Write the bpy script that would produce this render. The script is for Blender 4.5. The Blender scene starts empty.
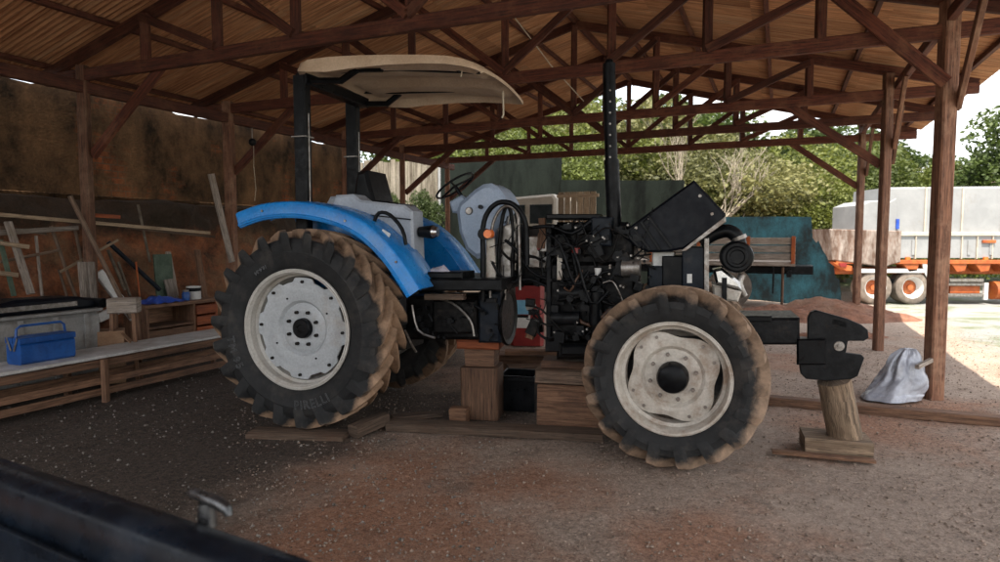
import bpy, math, random
import numpy as np
from mathutils import Vector, Matrix, noise
random.seed(7); rng = np.random.default_rng(7)
sc = bpy.context.scene; col = sc.collection
R = math.radians; V = Vector
# ------------------------------------------------------------------ camera
F, PIT, H = 640.0, 0.0662, 1.65
cam_d = bpy.data.cameras.new('camera'); cam = bpy.data.objects.new('camera', cam_d); col.objects.link(cam)
cam.location = (0, 0, H); cam.rotation_euler = (math.pi/2 - PIT, 0, 0)
cam_d.sensor_width = 36; cam_d.lens = F*36/1000; cam_d.clip_start = .05; cam_d.clip_end = 3000
sc.camera = cam
cam_d.dof.use_dof = True; cam_d.dof.focus_distance = 5.4; cam_d.dof.aperture_fstop = 2.4
# ------------------------------------------------------------------ sky, sun, exposure
SUN_AZ, SUN_EL = R(13), R(64)          # light travels towards +Y, a little to the right
w = bpy.data.worlds.new('World'); sc.world = w; w.use_nodes = True
nt = w.node_tree; bg = nt.nodes['Background']
sky = nt.nodes.new('ShaderNodeTexSky'); sky.sky_type = 'NISHITA'; sky.sun_disc = False
sky.sun_elevation = SUN_EL; sky.sun_rotation = math.pi + SUN_AZ; sky.dust_density = 2.0; sky.air_density = 1.0
tc = nt.nodes.new('ShaderNodeTexCoord'); cn = nt.nodes.new('ShaderNodeTexNoise')
cn.inputs['Scale'].default_value = 2.2; cn.inputs['Detail'].default_value = 7
cr = nt.nodes.new('ShaderNodeValToRGB'); cr.color_ramp.elements[0].position = .36; cr.color_ramp.elements[1].position = .62
cr.color_ramp.elements[0].color = (.6, .6, .6, 1)
mx = nt.nodes.new('ShaderNodeMixRGB'); mx.inputs[2].default_value = (3.35, 3.25, 3.1, 1)
nt.links.new(tc.outputs['Generated'], cn.inputs['Vector']); nt.links.new(cn.outputs['Fac'], cr.inputs[0])
nt.links.new(cr.outputs[0], mx.inputs[0]); nt.links.new(sky.outputs[0], mx.inputs[1]); nt.links.new(mx.outputs[0], bg.inputs[0])
bg.inputs[1].default_value = .13
sd = bpy.data.lights.new('sun', 'SUN'); sd.energy = 2.1; sd.angle = R(.6); sd.color = (1, .9, .76)
so = bpy.data.objects.new('sun', sd); col.objects.link(so)
sdir = V((math.sin(SUN_AZ)*math.cos(SUN_EL), math.cos(SUN_AZ)*math.cos(SUN_EL), -math.sin(SUN_EL)))
so.rotation_euler = sdir.to_track_quat('-Z', 'Y').to_euler(); so.location = (0, -20, 30)
sc.view_settings.view_transform = 'Standard'; sc.view_settings.look = 'None'
sc.view_settings.exposure = 2.35; sc.view_settings.gamma = 1
sc.render.resolution_x = 1024; sc.render.resolution_y = 575

# ------------------------------------------------------------------ pixel -> place
FW, UP = V((0, math.cos(PIT), -math.sin(PIT))), V((0, math.sin(PIT), math.cos(PIT)))
CAM = V((0, 0, H))
def ray(px, py): return FW + V(((px-500)/F, 0, 0)) + UP*(-(py-281)/F)
def PZ(px, py, z=0.0):
    r = ray(px, py); return CAM + r*((z-H)/r.z)
def AT(px, py, Y):
    r = ray(px, py); return CAM + r*(Y/r.y)
TH = R(17.5); TO = V((-1.439, 6.225, 0)); TS = V((math.cos(TH), -math.sin(TH), 0)); TY = V((math.sin(TH), math.cos(TH), 0))
def T(px, py, y):                       # pixel on the tractor's plane y=const, in tractor coordinates
    r = ray(px, py); rel = CAM - TO; t = (y - rel.dot(TY))/r.dot(TY); p = rel + r*t
    return V((p.dot(TS), y, p.z))

# ------------------------------------------------------------------ materials
def nodes(name):
    m = bpy.data.materials.new(name); m.use_nodes = True
    t = m.node_tree; b = t.nodes['Principled BSDF']; return m, t, b
def N(t, k, **kw):
    n = t.nodes.new('ShaderNode'+k)
    for a, v in kw.items():
        if a in n.inputs: n.inputs[a].default_value = v
        else: setattr(n, a, v)
    return n
def ramp(t, src, p0, p1, c0, c1):
    r = t.nodes.new('ShaderNodeValToRGB'); e = r.color_ramp.elements
    e[0].position, e[1].position = p0, p1
    e[0].color = (*c0, 1) if len(c0) == 3 else c0; e[1].color = (*c1, 1) if len(c1) == 3 else c1
    t.links.new(src, r.inputs[0]); return r.outputs[0]
def mr(t, src, a, b, c0, c1):
    n = N(t, 'MapRange'); n.interpolation_type = 'SMOOTHSTEP'; t.links.new(src, n.inputs['Value'])
    for k, v in (('From Min', a), ('From Max', b), ('To Min', c0), ('To Max', c1)): n.inputs[k].default_value = v
    return n.outputs['Result']
def mix(t, fac, a, b, mode='MIX'):
    m = t.nodes.new('ShaderNodeMixRGB'); m.blend_type = mode
    for i, s in enumerate((fac, a, b)):
        if isinstance(s, (int, float)): m.inputs[i].default_value = s
        elif isinstance(s, tuple): m.inputs[i].default_value = (*s, 1)
        else: t.links.new(s, m.inputs[i])
    return m.outputs[0]
def coords(t, kind='Object', sc_=(1, 1, 1)):
    c = t.nodes.new('ShaderNodeTexCoord'); mp = N(t, 'Mapping'); mp.inputs['Scale'].default_value = sc_
    t.links.new(c.outputs[kind], mp.inputs[0]); return mp.outputs[0]
def nz(t, vec, scale, detail=5, rough=.6):
    n = N(t, 'TexNoise', Scale=scale, Detail=detail, Roughness=rough); t.links.new(vec, n.inputs['Vector']); return n.outputs['Fac']
def bump(t, b, h, s=.3, d=.01):
    n = N(t, 'Bump', Strength=s, Distance=d); t.links.new(h, n.inputs['Height']); t.links.new(n.outputs[0], b.inputs['Normal'])
def rnd(t): return t.nodes.new('ShaderNodeObjectInfo').outputs['Random']
def setc(t, b, c):
    if isinstance(c, tuple): b.inputs['Base Color'].default_value = (*c, 1)
    else: t.links.new(c, b.inputs['Base Color'])
def paint(name, c1, c2, rough=.5, metal=0., scale=6, lo=.4, hi=.65, bs=.15, fine=60, dust=None, dlo=.5, dhi=.75, st=(1, 1, 1), spec=None):
    m, t, b = nodes(name); v = coords(t, 'Object', st)
    c = ramp(t, nz(t, v, scale, 8, .65), lo, hi, c1, c2)
    if dust:
        c = mix(t, ramp(t, nz(t, v, scale*.45+1.3, 9, .7), dlo, dhi, (0, 0, 0), (1, 1, 1)), c, dust)
    f = nz(t, v, fine, 4)
    c = mix(t, .35, c, ramp(t, f, .3, .7, (.35, .35, .35), (1, 1, 1)), 'MULTIPLY')
    if spec is None: spec = .5 if max(c2) > .03 else .14
    b.inputs['Specular IOR Level'].default_value = spec
    setc(t, b, c); b.inputs['Metallic'].default_value = metal
    rr = ramp(t, nz(t, v, scale*2.3, 5), .3, .7, (max(rough-.12, .05),)*3, (min(rough+.15, 1),)*3); t.links.new(rr, b.inputs['Roughness'])
    bump(t, b, f, bs, .004); return m
def wood(name, c1, c2, stain=None, rough=.8, gs=1.0):
    m, t, b = nodes(name); v = coords(t, 'UV', (1.6*gs, 26*gs, 1))
    add = N(t, 'VectorMath', operation='ADD'); oi = N(t, 'ObjectInfo')
    t.links.new(v, add.inputs[0]); sc2 = N(t, 'VectorMath', operation='SCALE'); sc2.inputs['Scale'].default_value = 37.
    cb = N(t, 'CombineXYZ'); t.links.new(oi.outputs['Random'], cb.inputs[0]); t.links.new(oi.outputs['Random'], cb.inputs[1])
    t.links.new(cb.outputs[0], sc2.inputs[0]); t.links.new(sc2.outputs[0], add.inputs[1]); v = add.outputs[0]
    g = nz(t, v, 1.6, 8, .7); c = ramp(t, g, .36, .64, tuple(x*.8 for x in c1), c2)
    o = coords(t, 'Object')
    if stain: c = mix(t, ramp(t, nz(t, o, 2.6, 7, .7), .5, .7, (0, 0, 0), (.85,)*3), c, stain)
    hv = ramp(t, oi.outputs['Random'], 0, 1, (.62, .6, .58), (1.2, 1.16, 1.12)); c = mix(t, 1., c, hv, 'MULTIPLY')
    c = mix(t, ramp(t, nz(t, v, 4, 4), .57, .66, (0, 0, 0), (.85,)*3), c, tuple(x*.3 for x in c1))
    setc(t, b, c); b.inputs['Roughness'].default_value = rough; bump(t, b, g, .8, .009); return m
M = {}
M['timber'] = wood('red_timber', (.05, .015, .009), (.17, .05, .026), (.2, .085, .045))
M['post'] = wood('post_timber', (.09, .04, .024), (.28, .135, .08), (.33, .2, .13))
M['plank'] = wood('grey_plank', (.07, .048, .034), (.23, .16, .115), (.13, .075, .05))
M['pale'] = wood('pale_board', (.28, .2, .13), (.55, .43, .3), (.3, .22, .15))
M['grey_wood'] = wood('weathered_wood', (.16, .135, .115), (.42, .37, .33), (.2, .16, .12))
M['block'] = wood('block_wood', (.10, .05, .028), (.27, .15, .09), (.09, .05, .035))
M['orange_wood'] = wood('orange_cabinet', (.2, .045, .015), (.4, .11, .035), (.16, .05, .03))
M['log'] = wood('log_bark', (.075, .052, .034), (.32, .235, .16), (.13, .085, .055), .85, .9)
M['bench_top'] = paint('bench_white', (.5, .5, .49), (.66, .66, .66), .45, scale=5, dust=(.26, .2, .15), dlo=.48, dhi=.8)
M['black'] = paint('black_paint', (.003, .0035, .0045), (.009, .010, .012), .36, scale=9, dust=(.035, .028, .023), dlo=.6, dhi=.95)
M['hood'] = paint('hood_black', (.004, .005, .009), (.008, .010, .015), .42, scale=7, dust=(.014, .014, .017), dlo=.62, dhi=1.)
M['iron'] = paint('cast_iron', (.005, .0055, .0065), (.014, .015, .017), .4, scale=14, dust=(.06, .042, .03), dlo=.58, dhi=.88, bs=.4)
M['engine'] = paint('engine_grime', (.004, .004, .0045), (.02, .019, .019), .38, .3, scale=16, dust=(.06, .042, .03), dlo=.56, dhi=.85, bs=.5)
M['slate'] = paint('slate_paint', (.007, .010, .016), (.015, .02, .028), .36, scale=10, dust=(.07, .06, .055), dlo=.58, dhi=.85)
M['steel'] = paint('bare_steel', (.22, .2, .18), (.42, .4, .38), .42, .8, scale=18, dust=(.12, .07, .045))
M['chrome'] = paint('worn_chrome', (.5, .5, .5), (.7, .7, .7), .22, 1., scale=8, dust=(.25, .2, .17), dlo=.6, dhi=.9)
M['dull_chrome'] = paint('dull_chrome', (.06, .065, .07), (.13, .13, .135), .3, .8, scale=20)
M['blue'] = paint('tractor_blue', (.008, .2, .6), (.014, .27, .72), .3, scale=4, dust=(.16, .22, .3), dlo=.5, dhi=.95, bs=.05)
M['bluebox'] = paint('toolbox_blue', (.008, .06, .24), (.015, .1, .36), .42, scale=7, dust=(.05, .05, .06), dlo=.6, dhi=.85)
M['grey'] = paint('console_grey', (.34, .38, .44), (.44, .48, .54), .5, scale=4, dust=(.24, .2, .17), dlo=.6, dhi=.95)
M['dash'] = paint('dash_greyblue', (.27, .35, .47), (.36, .44, .57), .48, scale=4, dust=(.2, .18, .17), dlo=.6, dhi=.95)
M['canopy'] = paint('canopy_beige', (.5, .36, .24), (.62, .47, .33), .5, scale=3, dust=(.32, .21, .13), dlo=.58, dhi=.95, bs=.08)
M['disc'] = paint('wheel_disc', (.40, .425, .445), (.48, .505, .525), .45, scale=5, dust=(.3, .24, .18), dlo=.52, dhi=.85)
M['rim'] = paint('rim_cream', (.46, .44, .4), (.58, .56, .52), .5, scale=5, dust=(.28, .2, .13), dlo=.52, dhi=.82)
M['rim2'] = paint('front_rim_cream', (.5, .46, .4), (.64, .6, .54), .52, scale=6, dust=(.22, .12, .06), dlo=.46, dhi=.72, bs=.4)
M['letter'] = paint('letter_rubber', (.07, .074, .08), (.13, .135, .14), .7, scale=20)
M['red'] = paint('red_paint', (.2, .009, .009), (.28, .02, .014), .45, scale=6, dust=(.12, .06, .05), dlo=.6, dhi=.85)
M['orange_lens'] = paint('orange_lens', (.8, .16, .02), (.9, .22, .03), .2, scale=4)
M['chest'] = paint('chest_white', (.24, .24, .235), (.34, .34, .33), .6, scale=5, dust=(.14, .11, .09), dlo=.45, dhi=.75)
M['white'] = paint('white_paint', (.62, .62, .61), (.74, .74, .73), .5, scale=3, dust=(.42, .36, .3), dlo=.58, dhi=.9)
M['truck_white'] = paint('truck_white', (.27, .28, .29), (.33, .34, .35), .6, scale=1.5, dust=(.24, .22, .2), dlo=.55, dhi=.85)
M['rust_white'] = paint('rusted_tipper', (.11, .065, .045), (.36, .32, .29), .75, scale=2.6, lo=.42, hi=.62, dust=(.16, .085, .055), dlo=.5, dhi=.7, st=(1.5, 1.5, .5))
M['rust'] = paint('orange_chassis', (.34, .07, .014), (.5, .13, .025), .65, scale=4, dust=(.3, .13, .06), dlo=.5, dhi=.8)
M['dirt_tyre'] = paint('dusty_tyre', (.15, .125, .105), (.26, .215, .18), .85, scale=5)
M['sack'] = paint('silver_sack', (.34, .36, .42), (.52, .54, .6), .24, .1, scale=3, bs=.4, fine=13, dust=(.32, .26, .22), dlo=.6, dhi=.9)
M['hoser'] = paint('oily_brown', (.05, .025, .014), (.12, .06, .035), .5, scale=20)
M['rag'] = paint('lilac_rag', (.52, .5, .58), (.66, .64, .7), .9, scale=9)
M['card'] = paint('cardboard', (.26, .15, .085), (.36, .22, .13), .85, scale=5)
M['tarp'] = paint('blue_tarp', (.01, .05, .36), (.02, .09, .5), .4, scale=6)
M['green_board'] = paint('green_board', (.05, .08, .055), (.1, .14, .1), .8, scale=5)
M['beige_cab'] = paint('beige_cab', (.46, .41, .34), (.58, .53, .45), .5, scale=3, dust=(.25, .18, .12), dlo=.55, dhi=.85)
M['glass'] = paint('dark_glass', (.02, .03, .033), (.04, .05, .055), .08, scale=3)
M['pick'] = paint('pickup_black_blue', (.004, .006, .010), (.010, .016, .026), .3, scale=5, dust=(.03, .03, .033), dlo=.55, dhi=.85, bs=.1)
M['rope'] = paint('pale_rope', (.55, .48, .36), (.66, .6, .48), .9, scale=20)
M['bark'] = paint('bark', (.09, .07, .05), (.2, .165, .125), .9, scale=8, bs=.6)
M['twig'] = paint('dry_twig', (.26, .22, .17), (.42, .37, .3), .9, scale=8)
M['sticker_w'] = paint('white_sticker', (.66, .66, .64), (.72, .72, .7), .5, scale=9)
M['sticker_b'] = paint('sky_blue_sticker', (.16, .42, .62), (.25, .52, .7), .5, scale=5)

def tyre_mat(name, Rr, mud, mudlo, wz, gap=.12):
    m, t, b = nodes(name); c = t.nodes.new('ShaderNodeTexCoord'); sx = N(t, 'SeparateXYZ'); t.links.new(c.outputs['Object'], sx.inputs[0])
    def mth(op, a, b_=None):
        n = N(t, 'Math', operation=op)
        for i, s in enumerate((a, b_)):
            if s is None: continue
            if isinstance(s, (int, float)): n.inputs[i].default_value = s
            else: t.links.new(s, n.inputs[i])
        return n.outputs[0]
    r = mth('SQRT', mth('ADD', mth('MULTIPLY', sx.outputs[0], sx.outputs[0]), mth('MULTIPLY', sx.outputs[2], sx.outputs[2])))
    v = c.outputs['Object']; n1 = nz(t, v, 7, 8, .7); n2 = nz(t, v, 2.2, 6, .6)
    k = mth('ADD', mth('ADD', mth('MULTIPLY', mth('SUBTRACT', r, Rr-mudlo), 11.), mth('MULTIPLY', mth('SUBTRACT', n1, .5), 1.9)), mth('MULTIPLY', mth('SUBTRACT', n2, .5), 1.5))
    ay = mth('ABSOLUTE', sx.outputs[1]); tread = mth('MULTIPLY', mth('MINIMUM', mth('MAXIMUM', mth('MULTIPLY', mth('SUBTRACT', wz, ay), 14.), 0.), 1.), mth('MINIMUM', mth('MAXIMUM', mth('MULTIPLY', mth('SUBTRACT', r, Rr-gap), 24.), 0.), 1.))
    k = mth('ADD', k, mth('MULTIPLY', tread, 1.0))
    rub = ramp(t, n1, .35, .72, (.004, .0046, .0055), (.018, .019, .020))
    rub = mix(t, ramp(t, nz(t, v, 3.1, 9, .75), .5, .78, (0, 0, 0), (.75,)*3), rub, (.075, .064, .054))
    mudc = ramp(t, nz(t, v, 11, 8, .7), .32, .68, tuple(x*.42 for x in mud), mud)
    kk = ramp(t, k, -.1, .8, (0, 0, 0), (1, 1, 1))
    cc = mix(t, kk, rub, mudc); setc(t, b, cc); b.inputs['Roughness'].default_value = .78
    bump(t, b, nz(t, v, 45, 5), .4, .006); return m
M['tyre_r'] = tyre_mat('rear_tyre', .85, (.42, .27, .17), .03, .235)
M['tyre_f'] = tyre_mat('front_tyre', .655, (.33, .22, .145), .1, .17, .075)  # mud left off between the lugs, painting those pockets' shade

def roof_mat():
    m, t, b = nodes('roof_sheet_brown'); v = coords(t, 'Object', (13, .3, 1)); oi = rnd(t)
    cb = N(t, 'CombineXYZ'); mu = N(t, 'Math', operation='MULTIPLY'); mu.inputs[1].default_value = 53; t.links.new(oi, mu.inputs[0]); t.links.new(mu.outputs[0], cb.inputs[0]); t.links.new(mu.outputs[0], cb.inputs[1])
    ad = N(t, 'VectorMath', operation='ADD'); t.links.new(v, ad.inputs[0]); t.links.new(cb.outputs[0], ad.inputs[1]); v = ad.outputs[0]
    c = ramp(t, nz(t, v, 3.2, 9, .75), 0.36, .66, (.34, .14, .062), (.88, .5, .265))
    c = mix(t, ramp(t, nz(t, v, 1.1, 6, .7), .52, .68, (0, 0, 0), (.7,)*3), c, (.62, .44, .28))
    c = mix(t, 1., c, ramp(t, oi, 0, 1, (.75, .72, .7), (1.15, 1.12, 1.1)), 'MULTIPLY')
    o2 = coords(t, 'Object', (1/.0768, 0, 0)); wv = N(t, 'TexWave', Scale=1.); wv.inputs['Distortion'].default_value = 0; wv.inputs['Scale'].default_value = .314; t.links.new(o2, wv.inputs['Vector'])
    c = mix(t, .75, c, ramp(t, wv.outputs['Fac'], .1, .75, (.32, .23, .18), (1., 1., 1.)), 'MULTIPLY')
    setc(t, b, c); b.inputs['Roughness'].default_value = .85; bump(t, b, nz(t, v, 9, 5), .3, .008); return m
M['roof'] = roof_mat()

def ground_mat():
    m, t, b = nodes('yard_ground'); v = coords(t, 'Object')
    g = N(t, 'NewGeometry'); sx = N(t, 'SeparateXYZ'); t.links.new(g.outputs['Position'], sx.inputs[0])
    X, Y = sx.outputs[0], sx.outputs[1]
    def lin(ax, ay, c0, amp, scl, lo, hi):          # a soft-edged half plane with a ragged border
        a = N(t, 'Math', operation='MULTIPLY'); a.inputs[1].default_value = ax; t.links.new(X, a.inputs[0])
        d = N(t, 'Math', operation='MULTIPLY_ADD'); d.inputs[1].default_value = ay; t.links.new(Y, d.inputs[0]); t.links.new(a.outputs[0], d.inputs[2])
        e = N(t, 'Math', operation='MULTIPLY_ADD'); e.inputs[1].default_value = amp; t.links.new(nz(t, v, scl, 7, .65), e.inputs[0]); t.links.new(d.outputs[0], e.inputs[2])
        return mr(t, (lambda q: (t.links.new(e.outputs[0], q.inputs[0]), q.inputs.__getitem__(1).__setattr__('default_value', c0+amp*.5), q.outputs[0])[2])(N(t, 'Math', operation='SUBTRACT')), lo, hi, 0., 1.)
    fine = mix(t, .5, nz(t, v, 26, 9, .8), nz(t, v, 75, 6, .8)); mid = nz(t, v, 5.5, 8, .7); big = nz(t, v, .55, 6, .65)
    grey = ramp(t, fine, .4, .6, (.13, .095, .073), (.56, .435, .35))
    red = ramp(t, fine, .4, .6, (.15, .062, .034), (.53, .28, .17))
    oil = ramp(t, fine, .42, .64, (.014, .010, .0075), (.135, .098, .074))  # oil colour, dark enough to double as shade below the tractor
    pale = ramp(t, fine, .4, .6, (.16, .165, .16), (.36, .365, .35))
    grs = ramp(t, fine, .3, .7, (.05, .075, .02), (.17, .2, .075))
    c = mix(t, ramp(t, nz(t, v, .9, 8, .68), .52, .7, (0, 0, 0), (.7,)*3), grey, red)
    for cx, cy, rr in ((-.9, 4.4, 1.1), (-.6, 3.6, 1.1), (-1.1, 3.1, 1.), (.3, 4.3, .7), (1.1, 3.4, .6), (3.2, 5.6, .9), (4.3, 6.1, .8), (3.5, 8.6, 1.2), (2.4, 4.9, .35)):
        vd = N(t, 'VectorMath', operation='DISTANCE'); t.links.new(g.outputs['Position'], vd.inputs[0]); vd.inputs[1].default_value = (cx, cy, 0)
        ad = N(t, 'Math', operation='MULTIPLY_ADD'); ad.inputs[1].default_value = 1.5*rr; t.links.new(nz(t, v, 1.7/rr**.5, 7, .7), ad.inputs[0]); t.links.new(vd.outputs['Value'], ad.inputs[2])
        c = mix(t, mr(t, ad.outputs[0], rr*.95, rr*1.75, .85, 0.), c, red)
    c = mix(t, ramp(t, nz(t, v, .62, 7, .66), .5, .68, (0, 0, 0), (.75,)*3), c, ramp(t, fine, .25, .7, (.3, .23, .18), (.62, .5, .41)))
    c = mix(t, ramp(t, nz(t, v, 1.6, 8, .7), .58, .7, (0, 0, 0), (.65,)*3), c, (.075, .055, .043))
    dark = lin(-1, .22, 1.75, 2.2, .8, .0, 1.4)                # oily gravel towards the bank side
    c = mix(t, dark, c, oil)
    for cx, cy, rr in ((-.2, 6.3, 1.3), (-1.6, 6.4, 1.4), (1.2, 5.4, .8), (-2.9, 4.8, 1.3), (-3.2, 6.6, 1.3), (-1.5, 5.0, .5), (-2.6, 3.2, .8)):  # oil stains; those below the tractor also paint in its contact shade
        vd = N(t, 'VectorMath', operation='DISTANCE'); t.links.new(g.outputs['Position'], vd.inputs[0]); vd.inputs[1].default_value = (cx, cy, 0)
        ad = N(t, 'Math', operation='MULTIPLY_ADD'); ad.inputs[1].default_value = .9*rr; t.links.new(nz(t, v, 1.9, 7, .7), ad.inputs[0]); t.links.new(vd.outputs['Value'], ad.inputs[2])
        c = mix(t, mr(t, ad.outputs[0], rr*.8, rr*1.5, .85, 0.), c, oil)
    vo = N(t, 'TexVoronoi', Scale=34.); t.links.new(v, vo.inputs['Vector'])
    stone = ramp(t, vo.outputs['Distance'], .12, .24, (1, 1, 1), (0, 0, 0))
    pick = ramp(t, nz(t, v, 30, 2), .56, .6, (0, 0, 0), (.8,)*3)
    c = mix(t, mix(t, 1., stone, pick, 'MULTIPLY'), c, ramp(t, fine, .3, .7, (.16, .14, .12), (.42, .38, .34)))
    out = lin(.917, -.40, 2.6, 1.6, .9, .0, .7)                # open yard beyond the eaves: pale limestone chips
    yard = mix(t, ramp(t, nz(t, v, .7, 8, .7), .49, .6, (0, 0, 0), (.8,)*3), pale, grs)
    c = mix(t, out, c, yard)
    back = lin(.4, -.917, 1.6, 1.2, .5, 0, .8); c = mix(t, back, c, pale)
    far = lin(0, 1, 27, 8, .3, 0, 4); c = mix(t, far, c, (.07, .10, .03))
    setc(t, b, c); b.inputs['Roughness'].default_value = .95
    hm = mix(t, .5, mid, fine); bump(t, b, hm, 1., .05); return m
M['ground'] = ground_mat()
M['stone'] = None
def stone_mat(name, c0, c1):
    m, t, b = nodes(name); v = coords(t, 'Object'); n = nz(t, v, 23, 2)
    c = ramp(t, n, .32, .66, c0, c1); setc(t, b, c); b.inputs['Roughness'].default_value = .9; return m
M['stone'] = stone_mat('pale_stones', (.04, .034, .028), (.3, .27, .24)); M['crumb'] = stone_mat('earth_crumbs', (.09, .066, .05), (.36, .275, .215))
def earth_mat(name, c1, c2, c3, sc_=3., top=None):
    m, t, b = nodes(name); v = coords(t, 'Object'); n = nz(t, v, sc_, 9, .72)
    c = ramp(t, n, .33, .66, c1, c2); c = mix(t, ramp(t, nz(t, v, .8, 7, .7), .5, .64, (0, 0, 0), (1, 1, 1)), c, c3)
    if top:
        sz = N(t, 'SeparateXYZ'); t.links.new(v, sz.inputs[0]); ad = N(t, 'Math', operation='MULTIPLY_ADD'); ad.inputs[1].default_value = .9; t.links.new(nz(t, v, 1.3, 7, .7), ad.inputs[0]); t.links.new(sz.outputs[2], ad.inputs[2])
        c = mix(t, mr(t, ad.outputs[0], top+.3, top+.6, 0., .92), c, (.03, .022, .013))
    c = mix(t, .5, c, ramp(t, nz(t, v, 30, 5), .3, .7, (.4, .4, .4), (1.2, 1.2, 1.2)), 'MULTIPLY')
    setc(t, b, c); b.inputs['Roughness'].default_value = .95; bump(t, b, n, .9, .08); return m
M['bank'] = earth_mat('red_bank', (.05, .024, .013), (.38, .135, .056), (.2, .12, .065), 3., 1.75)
M['mound'] = earth_mat('red_soil', (.13, .055, .032), (.33, .15, .09), (.26, .15, .1), 4.)
def wall_mat(name, base, dirty, brick=None, vs=(1, 1, .25), lo=.42, hi=.62, blo=.56, bhi=.62):
    m, t, b = nodes(name); v = coords(t, 'Object', vs); o = coords(t, 'Object')
    c = ramp(t, nz(t, v, 1.6, 9, .72), lo, hi, base, dirty)
    f = nz(t, o, 26, 6, .7)
    if brick:
        br = N(t, 'TexBrick', Scale=1.); br.inputs['Brick Width'].default_value = .24; br.inputs['Row Height'].default_value = .1; br.inputs['Mortar Size'].default_value = .009
        br.inputs['Color1'].default_value = (*brick, 1); br.inputs['Color2'].default_value = (*[x*.6 for x in brick], 1); br.inputs['Mortar'].default_value = (.12, .09, .065, 1)
        sw = N(t, 'SeparateXYZ'); cb = N(t, 'CombineXYZ'); t.links.new(o, sw.inputs[0]); t.links.new(sw.outputs[0], cb.inputs[0]); t.links.new(sw.outputs[2], cb.inputs[1]); t.links.new(cb.outputs[0], br.inputs['Vector'])
        k = ramp(t, nz(t, o, .75, 8, .72), blo, bhi, (0, 0, 0), (.9,)*3); c = mix(t, k, c, br.outputs['Color'])
        c = mix(t, .25, c, br.outputs['Color'], 'MULTIPLY')
    c = mix(t, .5, c, ramp(t, f, .3, .7, (.4, .4, .4), (1.1, 1.1, 1.1)), 'MULTIPLY')
    b.inputs['Specular IOR Level'].default_value = .1
    setc(t, b, c); b.inputs['Roughness'].default_value = .92; bump(t, b, f, .5, .015); return m
M['old_wall'] = wall_mat('stained_brick_wall', (.016, .011, .007), (.16, .093, .048), (.27, .08, .03), (1, 1, .7), .36, .7, .55, .68)
M['moss_shade_wall'] = wall_mat('shaded_moss_green', (.014, .019, .016), (.0045, .006, .0055))  # moss green, darkened to carry the shed's shade in its colour
M['teal_wall'] = wall_mat('flaking_teal_wall', (.016, .055, .074), (.008, .012, .014), None, (1, 1, .6), .36, .6)
M['lit_wall'] = wall_mat('pale_weathered_wall', (.30, .27, .22), (.085, .07, .052), None, (3, 3, .3), .4, .62)
def leaf_mat(name, c1, c2):
    m, t, b = nodes(name); v = coords(t, 'Object'); n = nz(t, v, .9, 6, .75)
    c = ramp(t, n, .34, .66, c1, c2); c = mix(t, ramp(t, nz(t, v, 7, 2), .4, .7, (0, 0, 0), (.7,)*3), c, tuple(min(x*1.6, 1) for x in c2))
    c = mix(t, 1., c, ramp(t, rnd(t), 0, 1, (.7, .72, .65), (1.25, 1.2, 1.05)), 'MULTIPLY')
    setc(t, b, c); b.inputs['Roughness'].default_value = .6
    tr = N(t, 'BsdfTranslucent'); t.links.new(c, tr.inputs['Color']); ms = N(t, 'MixShader'); ms.inputs[0].default_value = .35
    t.links.new(b.outputs[0], ms.inputs[1]); t.links.new(tr.outputs[0], ms.inputs[2]); t.links.new(ms.outputs[0], t.nodes['Material Output'].inputs[0]); return m
M['leaf_a'] = leaf_mat('leaf_yellow_green', (.042, .064, .013), (.14, .16, .034))
M['leaf_b'] = leaf_mat('leaf_mid_green', (.03, .052, .012), (.11, .14, .028))
M['leaf_c'] = leaf_mat('leaf_olive', (.05, .06, .022), (.145, .145, .058))
M['leaf_d'] = leaf_mat('leaf_dark', (.016, .034, .010), (.06, .09, .022))

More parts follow.
